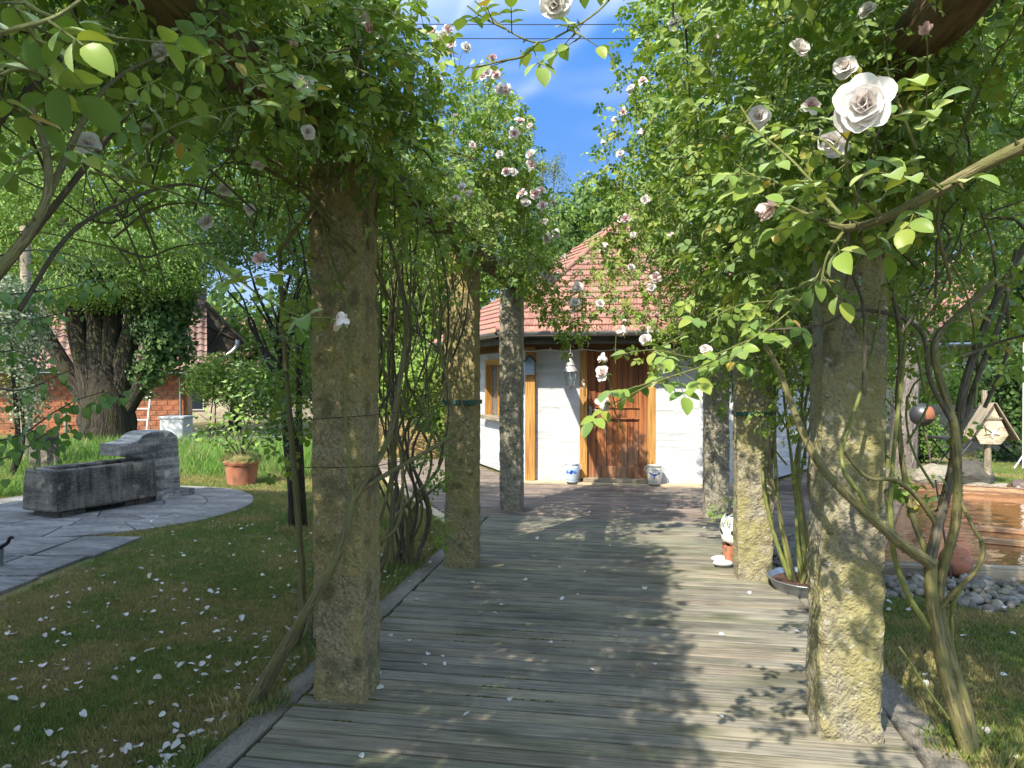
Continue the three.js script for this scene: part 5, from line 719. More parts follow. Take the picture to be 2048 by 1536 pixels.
{
  const R0 = rose.R[0], R1 = rose.R[1], L0 = rose.L[0], L1 = rose.L[1];
  spray(R0, [[1850, 395, 1.08], [1760, 440, 1.12], [1690, 456, 1.2], [1620, 425, 1.3]], 5, 0.042); spray(R0, [[1770, 440, 1.12], [1705, 380, 1.1], [1690, 300, 1.08], [1722, 232, 1.0]], 5, 0.042); spray(R0, [[1690, 456, 1.2], [1655, 510, 1.2], [1640, 570, 1.2]], 3, 0.043); spray(R0, [[1680, 430, 1.22], [1580, 320, 1.3], [1510, 260, 1.35], [1480, 215, 1.4]], 6, 0.042); spray(R0, [[1640, 440, 1.28], [1590, 425, 1.34], [1550, 412, 1.38]], 2, 0.04); spray(R0, [[1880, 375, 1.06], [1862, 365, 0.98], [1850, 350, 0.94]], 2, 0.04); spray(R0, [[1830, 300, 1.15], [1790, 200, 1.12], [1770, 140, 1.1]], 4, 0.046); spray(R0, [[1700, 330, 1.2], [1640, 280, 1.3], [1600, 270, 1.35]], 4, 0.04); spray(R0, [[1640, 440, 1.3], [1560, 370, 1.4], [1500, 350, 1.5], [1470, 330, 1.5]], 5, 0.042);
  spray(R0, [[1560, -280, 1.75], [1380, -130, 1.6], [1250, -30, 1.55], [1190, 30, 1.5], [1140, 62, 1.5], [1075, 88, 1.5], [1010, 60, 1.5], [950, 5, 1.5]], 10, 0.045, 0.004, 0.42); spray(R0, [[1140, 62, 1.5], [1160, 75, 1.46], [1150, 85, 1.44]], 2, 0.045); spray(R0, [[1075, 88, 1.5], [1045, 115, 1.48], [1000, 125, 1.46], [945, 140, 1.45]], 3, 0.045); spray(R0, [[1010, 60, 1.5], [970, 40, 1.5], [935, 15, 1.5]], 2, 0.04);
  spray(R1, [[1680, 470, 2.8], [1600, 600, 2.6], [1500, 680, 2.45], [1390, 738, 2.36], [1290, 768, 2.32], [1215, 790, 2.3]], 9, 0.055, 0.004, 0.35); spray(R1, [[1500, 680, 2.45], [1400, 715, 2.35], [1300, 700, 2.3], [1225, 712, 2.3]], 6, 0.052); spray(R1, [[1390, 738, 2.36], [1310, 765, 2.3], [1240, 800, 2.3], [1195, 820, 2.3]], 5, 0.055); spray(R1, [[1500, 680, 2.45], [1470, 710, 2.35], [1448, 728, 2.3]], 2, 0.055); spray(R1, [[1600, 600, 2.6], [1480, 610, 2.6], [1400, 650, 2.6], [1330, 690, 2.6]], 7, 0.05); spray(R1, [[1640, 560, 2.7], [1560, 590, 2.6], [1500, 640, 2.6]], 5, 0.05); spray(R1, [[1800, 690, 3.06], [1720, 640, 2.95], [1690, 600, 2.9]], 4, 0.045);
  spray(L0, [[-60, 90, 0.62], [40, 60, 0.62], [110, 40, 0.63], [165, 5, 0.64]], 5, 0.04); spray(L0, [[-30, -60, 0.72], [70, 20, 0.72], [140, 50, 0.74], [260, 85, 0.78]], 4, 0.045); spray(L0, [[-40, 180, 0.8], [40, 140, 0.8], [80, 150, 0.82]], 3, 0.042); spray(L0, [[330, 440, 1.75], [430, 520, 1.7], [520, 590, 1.62], [600, 632, 1.6], [672, 636, 1.6]], 6, 0.05, 0.003, 0.2); spray(L0, [[250, 330, 1.6], [330, 265, 1.7], [480, 215, 1.9], [600, 215, 2.0]], 6, 0.048); spray(L0, [[400, 60, 2.0], [480, 130, 2.0], [560, 190, 2.0], [620, 215, 2.0]], 6, 0.05); spray(L0, [[560, 40, 2.4], [650, 110, 2.4], [760, 160, 2.4], [830, 210, 2.5]], 7, 0.05); spray(L0, [[30, 330, 1.3], [110, 290, 1.4], [200, 300, 1.5]], 4, 0.045);
  spray(L1, [[700, 20, 2.6], [780, 30, 2.7], [830, 60, 2.8], [860, 80, 2.8]], 7, 0.05); spray(L1, [[720, 120, 2.8], [800, 110, 2.8], [850, 130, 2.9]], 6, 0.05); spray(L1, [[600, 720, 3.3], [560, 660, 3.3], [540, 600, 3.3]], 5, 0.045);
}
// ---- blossoms
function petalGeo(L, Wd, cup, back, n = 4, ruf = 0) { const P = [], I = []; for (let j = 0; j <= n; j++) { const t = j / n, hw = Wd / 2 * Math.pow(Math.sin(Math.PI * (0.12 + 0.76 * Math.min(1, t * 1.02))), 0.7); for (let i = 0; i <= n; i++) { const s = i / n * 2 - 1; P.push(s * hw, t * L - (Math.abs(s) > 0.6 && j === n ? 0.06 * L : 0), cup * (s * s) * hw + (cup * 0.8 - back * t * t) * t * L * 0.5 + (ruf ? ruf * L * t * Math.sin(s * 4.2 + ruf * 90) * rr(0.5, 1.1) : 0)); } } for (let j = 0; j < n; j++) for (let i = 0; i < n; i++) { const a = j * (n + 1) + i, b = a + n + 1; I.push(a, a + 1, b, b, a + 1, b + 1); } const g = new THREE.BufferGeometry(); g.setAttribute('position', new THREE.Float32BufferAttribute(P, 3)); g.setIndex(I); g.computeVertexNormals(); g.setAttribute('uv', new THREE.Float32BufferAttribute(new Float32Array(P.length / 3 * 2), 2)); return g; }
function petalSet(kind, size) { // list of [geometry, tone] with local axis +Z facing the viewer of the bloom
  const out = [], ring = (n, open, L, Wd, cup, back, tone, off) => { for (let i = 0; i < n; i++) { const g = petalGeo(L * rr(0.8, 1.12), Wd * rr(0.9, 1.2), cup * rr(0.6, 1.4), back * rr(0.2, 1.8), 4, rr(0.02, 0.09)); g.rotateX(Math.PI / 2 - open - rr(-0.28, 0.28)); g.rotateZ(off + i / n * 6.2832 + rr(-0.3, 0.3)); out.push([g, tone]); } }, s = size / 2;
  if (kind === 'open') { ring(6, 1.35, s, s * 1.15, 0.35, 0.5, 0, 0); ring(6, 1.0, s * 0.86, s * 1.0, 0.5, 0.35, 0, 0.5); ring(5, 0.65, s * 0.68, s * 0.75, 0.7, 0.1, 0, 0.2); ring(4, 0.3, s * 0.5, s * 0.5, 0.8, 0, 1, 0.7); }
  else if (kind === 'double') { ring(7, 1.3, s, s * 0.85, 0.3, 0.6, 0, 0); ring(6, 0.95, s * 0.85, s * 0.75, 0.45, 0.3, 1, 0.4); ring(5, 0.6, s * 0.66, s * 0.6, 0.6, 0.1, 1, 0.9); ring(4, 0.3, s * 0.5, s * 0.42, 0.8, 0, 2, 0.3); }
  else if (kind === 'bud') { ring(4, 0.32, s * 1.25, s * 0.95, 0.9, -0.2, 1, 0); ring(3, 0.12, s * 1.2, s * 0.7, 1.0, -0.4, 2, 0.4); ring(3, 0.62, s, s * 0.8, 0.5, 0.4, 0, 0.9); }
  else { ring(4, 2.1, s * 0.9, s * 0.6, 0.5, 0.9, 3, 0); ring(3, 1.5, s * 0.7, s * 0.5, 0.6, 0.8, 0, 0.6); }   // spent
  return out;
}
const toneCol = [[0.82, 0.78, 0.755], [0.82, 0.62, 0.61], [0.79, 0.46, 0.47], [0.6, 0.47, 0.36]];
rnd = RNG(610);
const bloomGeos = {}; for (const k of ['open', 'double', 'bud', 'spent']) bloomGeos[k] = [0, 1].map(() => { const gs = petalSet(k, 1).map(([g, tone]) => { const q = g.toNonIndexed(), c = new Float32Array(q.attributes.position.count * 3); for (let i = 0; i < c.length; i += 3) { c[i] = toneCol[tone][0]; c[i + 1] = toneCol[tone][1]; c[i + 2] = toneCol[tone][2]; } q.setAttribute('color', new THREE.BufferAttribute(c, 3)); return q; }); return mergeGeometries(gs); });
const sepal = merge([0, 1, 2, 3, 4].map((i) => blade(LANCE, 0.42, 0.14, 0.2, 0.3).rotateX(-0.45).rotateZ(i * 1.2566).translate(0, 0, -0.05)), new THREE.SphereGeometry(0.08, 8, 6).translate(0, 0, -0.12));
function bloom(parent, px, py, zc, kind, size, face) {
  const p = at(px, py, zc), f = (face ? face.clone() : V(-px / 2048 + 0.5 + rr(-0.6, 0.6), rr(-0.3, 0.7), 1 + rr(-0.5, 0.4))).normalize(), m = mesh('blossom', pick(bloomGeos[kind]), M.blossomV, parent); const q = new THREE.Quaternion().setFromUnitVectors(V(0, 0, 1), f).multiply(new THREE.Quaternion().setFromAxisAngle(V(0, 0, 1), rr(0, 6)));
  m.position.copy(p); m.quaternion.copy(q); m.scale.setScalar(size); const s = mesh('sepals', sepal, M.leafTones[0], m);
  const b = p.clone().addScaledVector(f, -0.12).add(V(rr(-0.03, 0.03), -0.1, rr(-0.03, 0.03))); cane(parent, [p, p.clone().addScaledVector(f, -0.06), b], 0.0018, 0.0022, M.caneGreen, 0, 5);
}
function bigBloom(parent, px, py, zc, size, face, kind = 'open') { const g = new THREE.Group(); g.name = 'blossom'; g.position.copy(at(px, py, zc)); g.quaternion.setFromUnitVectors(V(0, 0, 1), face.clone().normalize()); parent.add(g); for (const [geo, tone] of petalSet(kind, size)) mesh('petal', geo, [M.petalWhite, M.petalBlush, M.petalPink, M.petalBrown][tone], g); mesh('sepals', sepal.clone().scale(size, size, size), M.leafTones[0], g); }
{
  const { L, R } = rose;
  bigBloom(R[0], 1725, 213, 0.98, 0.079, V(-0.35, -0.12, 1)); bigBloom(R[0], 1110, 12, 1.48, 0.066, V(-0.1, -0.5, 1), 'open'); bigBloom(R[0], 1543, 414, 1.38, 0.05, V(-0.8, -0.5, 0.5), 'bud'); bigBloom(R[0], 1665, 285, 1.5, 0.07, V(-0.6, -0.5, 0.6), 'open'); bigBloom(R[1], 1207, 748, 2.3, 0.062, V(-0.5, 0.5, 0.8), 'double');
  for (const [px, py, zc, k, s] of [[1595, 105, 2.4, 'open', 0.08], [1690, 138, 2.1, 'open', 0.075], [1848, 70, 1.7, 'bud', 0.04], [1735, 25, 2.2, 'open', 0.06], [1517, 235, 2.0, 'open', 0.065], [1620, 215, 2.1, 'double', 0.06]]) bloom(R[0], px, py, zc, k, s);
  for (const [px, py, zc, k, s] of [[1440, 70, 3.2, 'spent', 0.08], [1350, 50, 3.4, 'open', 0.085], [1398, 100, 3.3, 'spent', 0.07], [1245, 660, 2.6, 'spent', 0.06], [1290, 680, 2.6, 'open', 0.05], [1205, 805, 2.3, 'spent', 0.075], [1410, 700, 2.9, 'open', 0.055], [1205, 715, 2.3, 'spent', 0.05], [1545, 300, 2.9, 'spent', 0.06], [1480, 380, 3.2, 'spent', 0.06], [1525, 330, 2.8, 'spent', 0.05], [1660, 350, 2.6, 'open', 0.06], [1815, 360, 2.6, 'spent', 0.05]]) bloom(R[1], px, py, zc, k, s);
  for (const [px, py, zc, k, s] of [[1285, 165, 5, 'double', 0.07], [1262, 182, 5, 'open', 0.07], [1246, 226, 5.1, 'double', 0.06], [1226, 240, 5.1, 'spent', 0.06], [1280, 265, 5.1, 'spent', 0.07], [1205, 285, 5.6, 'spent', 0.06], [1240, 310, 5.4, 'open', 0.07], [1310, 555, 5.2, 'double', 0.085], [1303, 575, 5.2, 'open', 0.07], [1290, 400, 5.4, 'open', 0.07], [1340, 470, 5.2, 'spent', 0.07], [1250, 438, 5.6, 'double', 0.08], [1210, 490, 6.0, 'spent', 0.08], [1266, 470, 5.6, 'open', 0.05]]) bloom(R[2], px, py, zc - 0.4, k, s);
  for (const [px, py, zc, k, s] of [[1240, 440, 7.6, 'double', 0.09], [1262, 535, 7.6, 'open', 0.08], [1205, 500, 7.8, 'spent', 0.09], [1300, 660, 7.4, 'open', 0.08], [1250, 640, 7.6, 'spent', 0.07]]) bloom(R[3], px, py, zc - 0.4, k, s);
  for (const [px, py, zc, k, s] of [[330, 108, 2.1, 'open', 0.075], [178, 292, 2.0, 'open', 0.08], [340, 195, 2.4, 'open', 0.06], [590, 96, 2.6, 'bud', 0.05], [606, 172, 2.4, 'open', 0.075], [617, 265, 2.6, 'open', 0.06], [297, 262, 3.0, 'open', 0.06], [347, 285, 3.0, 'bud', 0.06], [450, 382, 3.1, 'open', 0.07], [500, 420, 3.0, 'open', 0.06], [415, 447, 3.0, 'open', 0.08], [527, 518, 1.75, 'bud', 0.045], [685, 640, 1.6, 'spent', 0.06], [520, 330, 3.2, 'open', 0.07]]) bloom(L[0], px, py, zc, k, s);
  for (const [px, py, zc, k, s] of [[722, 40, 3.0, 'open', 0.085], [738, 62, 3.0, 'bud', 0.06], [758, 78, 3.0, 'spent', 0.06], [690, 155, 3.1, 'double', 0.06], [797, 230, 3.4, 'spent', 0.08], [712, 175, 3.2, 'open', 0.05]]) bloom(L[1], px, py, zc, k, s);
  for (const [px, py, zc, k, s] of [[868, 68, 5, 'double', 0.09], [886, 78, 5, 'open', 0.1], [896, 62, 5, 'double', 0.08], [902, 92, 5, 'double', 0.085], [872, 88, 5, 'double', 0.08], [932, 98, 5.1, 'open', 0.085], [985, 122, 5.3, 'bud', 0.07], [975, 148, 5.3, 'open', 0.1], [990, 152, 5.3, 'double', 0.1], [965, 155, 5.3, 'double', 0.09], [1002, 180, 5.4, 'open', 0.09], [1016, 182, 5.4, 'double', 0.1], [1040, 245, 5.6, 'double', 0.085], [1058, 255, 5.6, 'spent', 0.08], [1028, 270, 5.6, 'double', 0.1], [910, 235, 5.2, 'bud', 0.05], [945, 292, 5.3, 'double', 0.06], [1062, 312, 5.8, 'open', 0.1], [1062, 330, 5.8, 'double', 0.09], [1013, 346, 5.7, 'double', 0.09], [1028, 346, 5.7, 'open', 0.08], [1000, 310, 5.6, 'open', 0.07], [1045, 390, 5.9, 'double', 0.11], [1070, 388, 5.9, 'double', 0.1], [1083, 382, 5.9, 'double', 0.08], [1085, 413, 5.9, 'double', 0.1], [1050, 407, 5.9, 'open', 0.09], [1106, 405, 6, 'bud', 0.06], [925, 375, 5.0, 'open', 0.07], [938, 388, 5.0, 'spent', 0.08], [912, 398, 5.0, 'open', 0.06], [880, 160, 5.1, 'spent', 0.06]]) bloom(L[2], px, py, zc - 0.4, k, s * 0.95);
  for (const [px, py, zc, k, s] of [[1094, 478, 6.8, 'double', 0.12], [1113, 468, 6.8, 'open', 0.11], [1105, 560, 7.4, 'double', 0.12], [1090, 550, 7.4, 'open', 0.1], [1117, 545, 7.4, 'spent', 0.08], [1155, 575, 7.4, 'open', 0.12], [1150, 607, 7.2, 'open', 0.13], [1200, 608, 7.4, 'open', 0.1], [1143, 622, 7.2, 'spent', 0.08], [1090, 445, 6.8, 'spent', 0.1], [1128, 512, 7.2, 'spent', 0.09]]) bloom(L[3], px, py, zc - 0.35, k, s * 0.95);
}
// hanging sprigs before the hut roof and leaf skirts round the blossoms
{
  rnd = RNG(640); const clump = (parent, px, py, zc, rx, ry, n) => { const items = [[], [], [], []]; for (let i = 0; i < n; i++) { const d = rdir(), c = at(px, py, zc).add(V(d.x * rx, d.y * ry, d.z * rx).multiplyScalar(Math.cbrt(rnd()))); items[i & 3].push([frame(c, V(d.x, -0.5 + d.y, d.z), V(d.x * 0.4, 0.8, d.z * 0.4).addScaledVector(rdir(), 0.7), rr(0.75, 1.2)), roseCol()]); } const g = parent.children.find((c) => c.name === 'foliage'); items.forEach((it, k) => it.length && inst('leaves', compound[k], M.leaf, it, g)); };
  const { L, R } = rose;
  for (const a of [[1085, 560, 7.5, 0.22, 0.3, 90], [1120, 600, 7.4, 0.25, 0.3, 100], [1150, 640, 7.3, 0.22, 0.25, 80], [1140, 680, 7.3, 0.08, 0.14, 22], [1180, 590, 7.4, 0.25, 0.2, 60], [1085, 500, 7.2, 0.22, 0.3, 110], [1060, 440, 6.8, 0.2, 0.3, 90]]) clump(L[3], ...a);
  for (const a of [[890, 150, 5.2, 0.12, 0.2, 40], [950, 205, 5.4, 0.22, 0.2, 80], [1000, 250, 5.6, 0.2, 0.2, 70], [1030, 310, 5.8, 0.18, 0.2, 60], [1045, 370, 6.0, 0.16, 0.2, 60], [1070, 440, 6.1, 0.15, 0.2, 60], [980, 310, 5.7, 0.25, 0.25, 90]]) clump(L[2], ...a);
  for (const a of [[1250, 200, 5.1, 0.16, 0.16, 26], [1265, 260, 5.2, 0.2, 0.18, 50], [1225, 330, 5.5, 0.22, 0.2, 60], [1255, 400, 5.5, 0.25, 0.25, 90], [1235, 470, 5.8, 0.2, 0.2, 60], [1290, 90, 5.2, 0.2, 0.3, 70], [1310, 20, 5.2, 0.2, 0.2, 60]]) clump(R[2], ...a);
  for (const a of [[1215, 530, 7.6, 0.3, 0.2, 90], [1260, 590, 7.4, 0.3, 0.25, 110], [1310, 640, 7.2, 0.25, 0.2, 80], [1370, 690, 6.8, 0.25, 0.2, 70], [1440, 760, 6.6, 0.12, 0.25, 40], [1300, 720, 6.0, 0.1, 0.1, 14]]) clump(R[3], ...a);
  for (const a of [[1580, 800, 5.2, 0.25, 0.3, 70], [1620, 700, 4.8, 0.25, 0.35, 90], [1560, 700, 5.2, 0.2, 0.3, 80], [1610, 920, 5.4, 0.12, 0.1, 10]]) clump(R[2], ...a);
  for (const a of [[1960, 620, 3.3, 0.25, 0.2, 40], [2020, 700, 3.4, 0.15, 0.12, 14], [1940, 840, 3.2, 0.06, 0.05, 5], [1810, 940, 3.2, 0.1, 0.05, 8], [1850, 980, 3.2, 0.08, 0.05, 7], [1720, 600, 3.0, 0.12, 0.08, 12]]) clump(R[1], ...a);
  for (const a of [[1700, 330, 2.75, 0.3, 0.22, 150], [1600, 250, 2.7, 0.3, 0.3, 170], [1800, 250, 2.7, 0.3, 0.28, 150], [1850, 100, 2.6, 0.32, 0.25, 130], [1660, 420, 2.9, 0.3, 0.15, 90], [1780, 400, 2.95, 0.25, 0.12, 60], [1560, 420, 3.0, 0.3, 0.2, 120], [1940, 250, 2.6, 0.3, 0.25, 110], [1480, 560, 3.1, 0.25, 0.2, 70], [1700, 60, 2.7, 0.35, 0.25, 150]]) clump(R[1], ...a);
  for (const a of [[300, 60, 2.3, 0.25, 0.18, 60], [420, 150, 2.6, 0.3, 0.2, 80], [520, 110, 2.8, 0.3, 0.2, 90], [600, 220, 3.0, 0.25, 0.15, 70], [680, 180, 3.1, 0.28, 0.2, 100], [760, 280, 3.4, 0.25, 0.25, 90], [640, 60, 3.0, 0.35, 0.25, 110], [790, 120, 3.3, 0.22, 0.3, 90]]) clump(L[1], ...a);
  for (const a of [[585, 760, 3.9, 0.08, 0.3, 26], [560, 900, 3.9, 0.1, 0.15, 12], [640, 600, 3.4, 0.08, 0.1, 8]]) clump(L[1], ...a);
  for (const a of [[870, 920, 5.7, 0.08, 0.3, 34], [880, 1060, 5.8, 0.05, 0.12, 10], [850, 820, 5.6, 0.12, 0.15, 24]]) clump(L[2], ...a);
}

// ---- trees and shrubs
const tone = (cols, v = 0.2) => () => { const c = pick(cols), k = rr(1 - v, 1 + v); return lin(c[0] * k, c[1] * k, c[2] * k); };
const C = { dark: [[0.06, 0.135, 0.022], [0.08, 0.165, 0.026], [0.10, 0.19, 0.025]], mid: [[0.135, 0.245, 0.025], [0.17, 0.285, 0.028], [0.11, 0.21, 0.025]], lime: [[0.22, 0.34, 0.03], [0.27, 0.38, 0.035], [0.18, 0.31, 0.03]], pale: [[0.15, 0.22, 0.10], [0.2, 0.27, 0.14], [0.12, 0.18, 0.07]], bright: [[0.21, 0.34, 0.03], [0.18, 0.30, 0.035], [0.26, 0.37, 0.055]] };
// lobes: [centre, rx, ry, rz]
function crown(parent, lobes, n, geos, size, col, gap = -0.25, mat = M.leafMatte, nf = 1.1) {
  const vol = lobes.map(([, a, b, c]) => Math.pow(a * b * c, 0.75)), sum = vol.reduce((a, b) => a + b, 0), items = geos.map(() => []);
  lobes.forEach(([c, a, b, d], k) => { const m = Math.round(n * vol[k] / sum); for (let i = 0; i < m; i++) { const v = rdir(), q = Math.pow(rnd(), 0.38), p = V(c.x + v.x * a * q, c.y + v.y * b * q, c.z + v.z * d * q); if (p.y < 0.02 || fbm3(p.x * nf, p.y * nf, p.z * nf, 3) < gap) continue; items[i % geos.length].push([frame(p, V(v.x + rr(-0.5, 0.5), v.y * 0.4 + rr(-0.8, 0.3), v.z + rr(-0.5, 0.5)), V(v.x * 0.6, 0.8, v.z * 0.6).addScaledVector(rdir(), 0.4), rr(0.75, 1.3) * size), col()]); } });
  const g = new THREE.Group(); g.name = 'crown'; g.userData.kind = 'stuff'; parent.add(g); items.forEach((it, i) => it.length && inst('leaves', geos[i], mat, it, g));
}
const limb = (t, pts, r0, r1, mat, name = 'limb', wob = 0.12) => mesh(name, tube(pts, r0, r1, 12, 10, wob), mat, t);
const groundAt = (px, zc) => { const p = cam2w(SX(px, zc), zc); p.y = gy(p.x, -p.z) - 0.03; return p; };
rnd = RNG(700);
{ // old many-stemmed tree by the shed
  const b = groundAt(213, 16.5), t = thing('old_tree', 'massive old many-stemmed tree with dark foliage beside the trough', 'tree', V(0, 0, 0)), P = (px, py, dz = 0) => at(px, py, 16.5 + dz);
  limb(t, [b.clone().add(V(0, -0.2, 0)), P(214, 880), P(215, 845), P(216, 805), P(216, 765), P(214, 730)], 0.82, 0.3, M.treeBark, 'trunk', 0.3);
  for (const [a, c, d, r] of [[[195, 840], [166, 710], [140, 560], 0.27], [[208, 830], [196, 690], [190, 500], 0.27], [[230, 840], [252, 710], [290, 560], 0.27], [[240, 840], [290, 760], [370, 640], 0.2], [[190, 830], [130, 730], [60, 600], 0.2], [[216, 820], [226, 660], [245, 400], 0.24]]) limb(t, [P(...a), P(...c), P(...d), P(d[0] * 1.2 - c[0] * 0.2, d[1] - 120)], r, r * 0.5, M.treeBark);
  crown(t, [[P(330, 600), 0.8, 0.6, 0.9], [P(300, 520), 1.1, 0.6, 1.2], [P(372, 610), 0.45, 0.5, 0.6], [P(340, 690, -0.4), 0.5, 0.6, 0.6], [P(300, 740, -0.5), 0.3, 0.5, 0.4], [P(240, 560), 0.9, 0.6, 1], [P(370, 545), 0.5, 0.35, 0.6], [P(315, 655, -0.5), 0.55, 0.4, 0.5]], 1500, sprigs.ivy, 1.25, tone(C.dark), -0.12, M.leafMatte, 1.6);
  crown(t, [[P(150, 585, -0.8), 1.5, 0.35, 1.2], [P(330, 560, -1.2), 1.2, 0.3, 1], [P(250, 500, -1.2), 1.9, 0.4, 1.4], [P(390, 500, -1), 1.0, 0.35, 1]], 1500, sprigs.fine, 1.0, tone(C.mid), -0.2, M.leafMatte, 1.3);
  crown(t, [[P(60, 470), 2.4, 1.6, 2], [P(230, 380), 2.8, 1.7, 2.2], [P(430, 430, -1), 1.6, 0.9, 1.3], [P(-60, 250, 1), 3, 2.4, 2.5], [P(250, 180, 1), 3.6, 2.2, 2.6], [P(480, 240, 1), 2.2, 2.2, 2], [P(80, -20, 1), 4, 2.5, 3], [P(450, 0, 1), 3, 2.4, 2.5], [P(20, 640), 1.2, 1.6, 1.2]], 6500, sprigs.fine, 1.35, tone([...C.mid, ...C.bright]), -0.16, M.leafMatte, 0.9);
}
const tree = (name, label, px, zc, h, trunkR, lobes, n, geos, size, cols, bark = M.treeBark, group = 'trees beyond the garden', gap = -0.2) => { const b = groundAt(px, zc), t = thing(name, label, 'tree', V(0, 0, 0), 0, group); limb(t, [b, b.clone().add(V(0.1, h * 0.45, 0)), b.clone().add(V(-0.05, h * 0.9, 0))], trunkR, trunkR * 0.45, bark, 'trunk'); for (const l of lobes) limb(t, [b.clone().add(V(0, h * 0.4, 0)), b.clone().add(V(0, h * 0.6, 0)).lerp(l[0], 0.5), l[0]], trunkR * 0.4, 0.03, bark); crown(t, lobes, n, geos, size, tone(cols), gap); return t; };
const lb = (zc, list) => list.map(([px, py, rx, ry]) => [at(px, py, zc), rx, ry, rx]);
tree('leafy_tree', 'tall sunlit tree filling the upper left behind the old tree', 120, 26, 9, 0.3, lb(26, [[-60, 120, 5, 4], [250, 200, 4.5, 3.2], [500, 150, 4, 3.6], [-80, 420, 3.4, 3], [120, 440, 3, 2.4], [350, 400, 2.6, 1.9], [560, 330, 2.4, 2.2], [200, -60, 6, 3], [560, -20, 4, 3]]), 7500, sprigs.broad, 1.7, C.bright.concat(C.lime));
tree('chestnut_tree', 'round dark green tree directly behind the hut roof', 1185, 27, 5, 0.35, lb(27, [[1185, 455, 2.1, 1.7], [1140, 500, 1.7, 1.5], [1250, 480, 2.0, 1.7], [1200, 560, 2.6, 1.8], [1090, 560, 2, 1.6]]), 4600, sprigs.broad, 1.15, C.dark.concat(C.mid), M.treeBark, 'trees beyond the garden', -0.3);
tree('birch_tree', 'slender pale green birch rising behind the hut', 1090, 33, 9, 0.12, lb(33, [[1085, 345, 0.9, 1.0], [1110, 330, 0.45, 0.6], [1070, 400, 1.2, 1.1], [1115, 380, 0.5, 0.9]]), 520, sprigs.fine, 1.0, C.pale, M.pineBark);
tree('leafy_tree', 'sunlit green tree beyond the gap between the lawn-side pillars', 800, 19, 5, 0.22, lb(19, [[760, 640, 1.5, 1.3], [850, 560, 1.8, 1.6], [720, 520, 1.6, 1.3], [880, 700, 1.3, 1.2], [800, 440, 2.2, 1.6], [940, 600, 1.2, 1.5], [960, 480, 1.5, 1.5]]), 4200, sprigs.broad, 0.9, C.bright);
tree('leafy_tree', 'light green tree rising behind the shed roof', 470, 34, 6, 0.3, lb(34, [[470, 690, 1.4, 1.5], [560, 700, 2, 1.6], [640, 640, 2.2, 2.6], [690, 560, 2.4, 2.6]]), 2200, sprigs.broad, 1.3, C.bright);
tree('pine_tree', 'tall grey-barked tree standing behind the pond', 1806, 13, 6, 0.24, lb(13, [[1850, 400, 1.6, 1.2], [1760, 250, 2, 1.5], [1920, 200, 2, 1.6], [1980, 420, 1.2, 0.9], [1840, 560, 0.6, 0.5]]), 3000, sprigs.fine, 1.1, C.mid, M.pineBark, 'trees behind the pond');
tree('leafy_tree', 'bright green tree behind the pale house on the pond side', 1700, 21, 6, 0.3, lb(21, [[1600, 600, 2.0, 1.8], [1680, 420, 2.6, 2.2], [1560, 760, 1.3, 1.3], [1500, 500, 2, 2], [1620, 830, 0.8, 0.8], [1780, 680, 1.0, 1.4]]), 4200, sprigs.broad, 0.95, C.bright, M.treeBark, 'trees behind the pond');
tree('leafy_tree', 'tall mid green tree at the upper right corner', 2050, 18, 7, 0.3, lb(18, [[2050, 480, 2.2, 1.8], [1950, 300, 2.4, 2.0], [2100, 180, 3, 2.4], [1900, 90, 2.6, 2.0], [2080, 620, 1.4, 1.1]]), 4600, sprigs.broad, 0.95, C.mid.concat(C.bright), M.treeBark, 'trees behind the pond');
